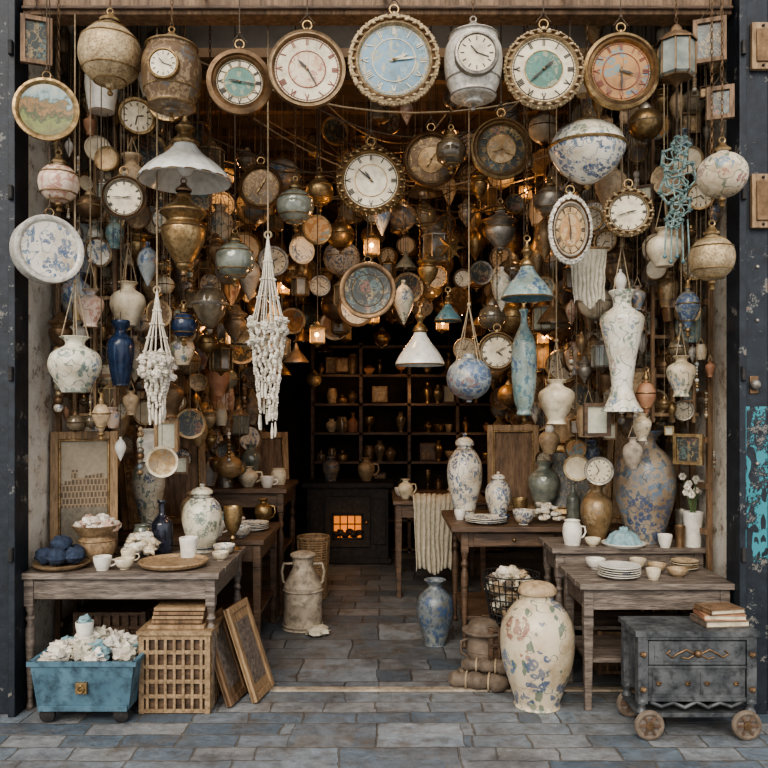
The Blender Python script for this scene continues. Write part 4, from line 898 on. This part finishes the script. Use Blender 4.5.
for s in (-1,1):
    b.tube([(s*.02,fy-.026,.445),(s*.06,fy-.026,.465),(s*.1,fy-.026,.445),(s*.13,fy-.026,.425),(s*.16,fy-.026,.445),(s*.14,fy-.026,.46)],.0055,m_bronze,6)
    b.tube([(s*.02,fy-.026,.435),(s*.05,fy-.026,.418),(s*.085,fy-.026,.425)],.0045,m_bronze,6)
    for xx in (.05,.2): b.blob((s*xx,fy-.022,.29),.014,m_bronze,5,.4)
b.tube([(-.24,fy-.006,.19),(-.18,fy-.006,.165),(-.12,fy-.006,.185),(-.06,fy-.006,.16),(0,fy-.006,.19),(.06,fy-.006,.16),(.12,fy-.006,.185),(.18,fy-.006,.165),(.24,fy-.006,.19)],.011,m_blsh,6)
b.box((0,0,.125),(w-.04,d-.02,.022),m_blsh)
for sx in (-1,1):
    for sy in (-1,1):
        M=T(sx*(w/2-.07),sy*(d/2+.0),.078)@RX(pi/2)
        b.torus(.062,.016,m_leath,M,24,8); b.lathe([(0,-.02),(.02,-.02),(.024,0),(.02,.02),(0,.02)],m_bronze,M,14)
        b.lathe([(.06,-.008),(.06,.008),(0,.01)],m_woodg,M,20); b.lathe([(.06,-.008),(0,-.01)],m_woodg,M,20)
        for k in range(3): b.box((0,0,.012),(.11,.012,.008),m_wood,M@RZ(k*pi/3))
    b.tube([(sx*(w/2-.07),-d/2,.078),(sx*(w/2-.07),d/2,.078)],.01,m_iron,8)
b.obj('drawer_cart',(1.615,4.1,.001),bev=.003)
b=B(); zz=0
for k,(w,d,h,m,a) in enumerate(((.24,.17,.035,m_leath,.1),(.22,.16,.03,m_terra,-.05),(.2,.15,.028,m_woodv,.2))):
    M=T(0,0,zz)@RZ(a); b.box((0,0,.003),(w,d,.005),m,M); b.box((0,0,h-.003),(w,d,.005),m,M); b.box((.004,0,h/2),(w-.012,d-.012,h-.01),m_cream,M); b.box((-w/2+.003,0,h/2),(.006,d,h),m,M); zz+=h
b.obj('book_stack',(1.79,4.1,.561))
# ------------------------------------------------------------------ back of the shop
b=B(); W,H=2.3,2.5
b.box((0,.2,H/2),(W,.02,H),m_dwall)
for i in range(5): b.box((-W/2+i*W/4,0,H/2),(.04,.36,H),m_wood)
for j in range(8): b.box((0,0,.04+j*.345),(W,.36,.03),m_wood)
b.obj('display_shelves',(.3,9.3,0))
b=B()
DK=[m_bronze,m_tan,f_brn,m_smoke,m_cream,f_tan,m_terra,m_brass,m_smoke,m_bronze]
for j in range(2,7):
    for i in range(4):
        for k in range(4):
            if R.random()<.25: continue
            x=-W/2+(i+.17+.22*k)*W/4; z=.056+j*.345; kd=R.choice(['wide','baluster','bottle','cup','pot','frame','goblet'])
            if kd=='frame': small(b,'frame',x+.3,9.2,z+.11,.11,top=z+.3)
            else: b.lathe(pr(kd,R.uniform(.04,.075),R.uniform(.1,.26) if kd!='cup' else .09,0,2),R.choice(DK),T(x+.3,9.2+R.uniform(-.06,.04),z),14)
b.obj('shelf_pottery')
for (x,y,z,e) in ((.3,8.9,1.9,2.2),(-.45,8.85,2.0,1.6),(1.0,8.85,1.3,1.2)):
    l=bpy.data.lights.new('shelf_light','POINT'); l.energy=e; l.color=(1,.6,.3); l.shadow_soft_size=.08
    o=bpy.data.objects.new('shelf_light',l); bpy.context.collection.objects.link(o); o.location=(x,y,z)
b=B()
b.box((0,0,.45),(.9,.5,.8),m_iron); b.box((0,0,.87),(1.0,.58,.05),m_iron); b.box((0,0,.04),(.96,.54,.06),m_iron)
b.box((.0,-.26,.47),(.5,.03,.56),m_iron); b.box((0,-.278,.42),(.3,.01,.24),m_fire)
for k in range(6): b.blob((-.13+.052*k,-.285,.335+.025*(k%2)),.045,m_iron,k,.35,2.5,8,6)
for k in range(3): b.box((-.08+.08*k,-.292,.42),(.012,.008,.25),m_iron)
b.box((0,-.292,.45),(.3,.008,.012),m_iron); b.ball((.21,-.3,.47),.02,m_brass)
for s in (-1,1): b.box((s*.35,-.26,.47),(.14,.02,.5),m_iron); b.box((0,-.285,.42+s*.13),(.34,.02,.02),m_iron); b.box((s*.16,-.285,.42),(.02,.02,.28),m_iron)
b.obj('cast_iron_stove',(-.4,8.7,.001),bev=.006)
l=bpy.data.lights.new('stove_light','POINT'); l.energy=1.2; l.color=(1,.45,.15); l.shadow_soft_size=.1
o=bpy.data.objects.new('stove_light',l); bpy.context.collection.objects.link(o); o.location=(-.4,8.2,.4)
pot('ceramic_jar','ginger',-.6,8.7,.896,.1,.3,f_tan); pot('ceramic_jug','wide',-.2,8.7,.896,.1,.26,m_tan,handle=1)
b=B()
for j in range(7): b.box((0,0,.3+j*.35),(.36,1.6,.03),m_wood)
for s in (-1,0,1): b.box((0,s*.79,1.25),(.36,.03,2.5),m_wood)
b.obj('side_shelves',(-1.75,8.4,0))
b=B()
for j in range(6):
    for i in range(9):
        if i==4: continue
        b.lathe(pr(R.choice(['wide','baluster','bottle','pot']),.06,R.uniform(.15,.27),0,2),R.choice(CER+MET),T(-1.7,7.7+i*.17,.316+j*.35),12)
b.obj('side_shelf_pottery')
# ------------------------------------------------------------------ light, world, camera
w=bpy.data.worlds.new('World'); bpy.context.scene.world=w; w.use_nodes=True
bg=w.node_tree.nodes['Background']; bg.inputs[0].default_value=(.95,.96,1,1); bg.inputs[1].default_value=1.25
s=bpy.data.lights.new('sun','SUN'); s.energy=2.9; s.angle=math.radians(40); s.color=(1,.91,.78)
o=bpy.data.objects.new('sun',s); bpy.context.collection.objects.link(o); o.rotation_euler=(math.radians(56),0,math.radians(-14)); o.location=(-2,-4,6)
try: bpy.context.scene.view_settings.look='AgX - Medium High Contrast'
except Exception as e: print(e)
c=bpy.data.cameras.new('camera'); c.lens=36; c.sensor_width=36; c.shift_y=26/768
o=bpy.data.objects.new('camera',c); bpy.context.collection.objects.link(o); o.location=(0,0,1.7); o.rotation_euler=(pi/2,0,0)
bpy.context.scene.camera=o
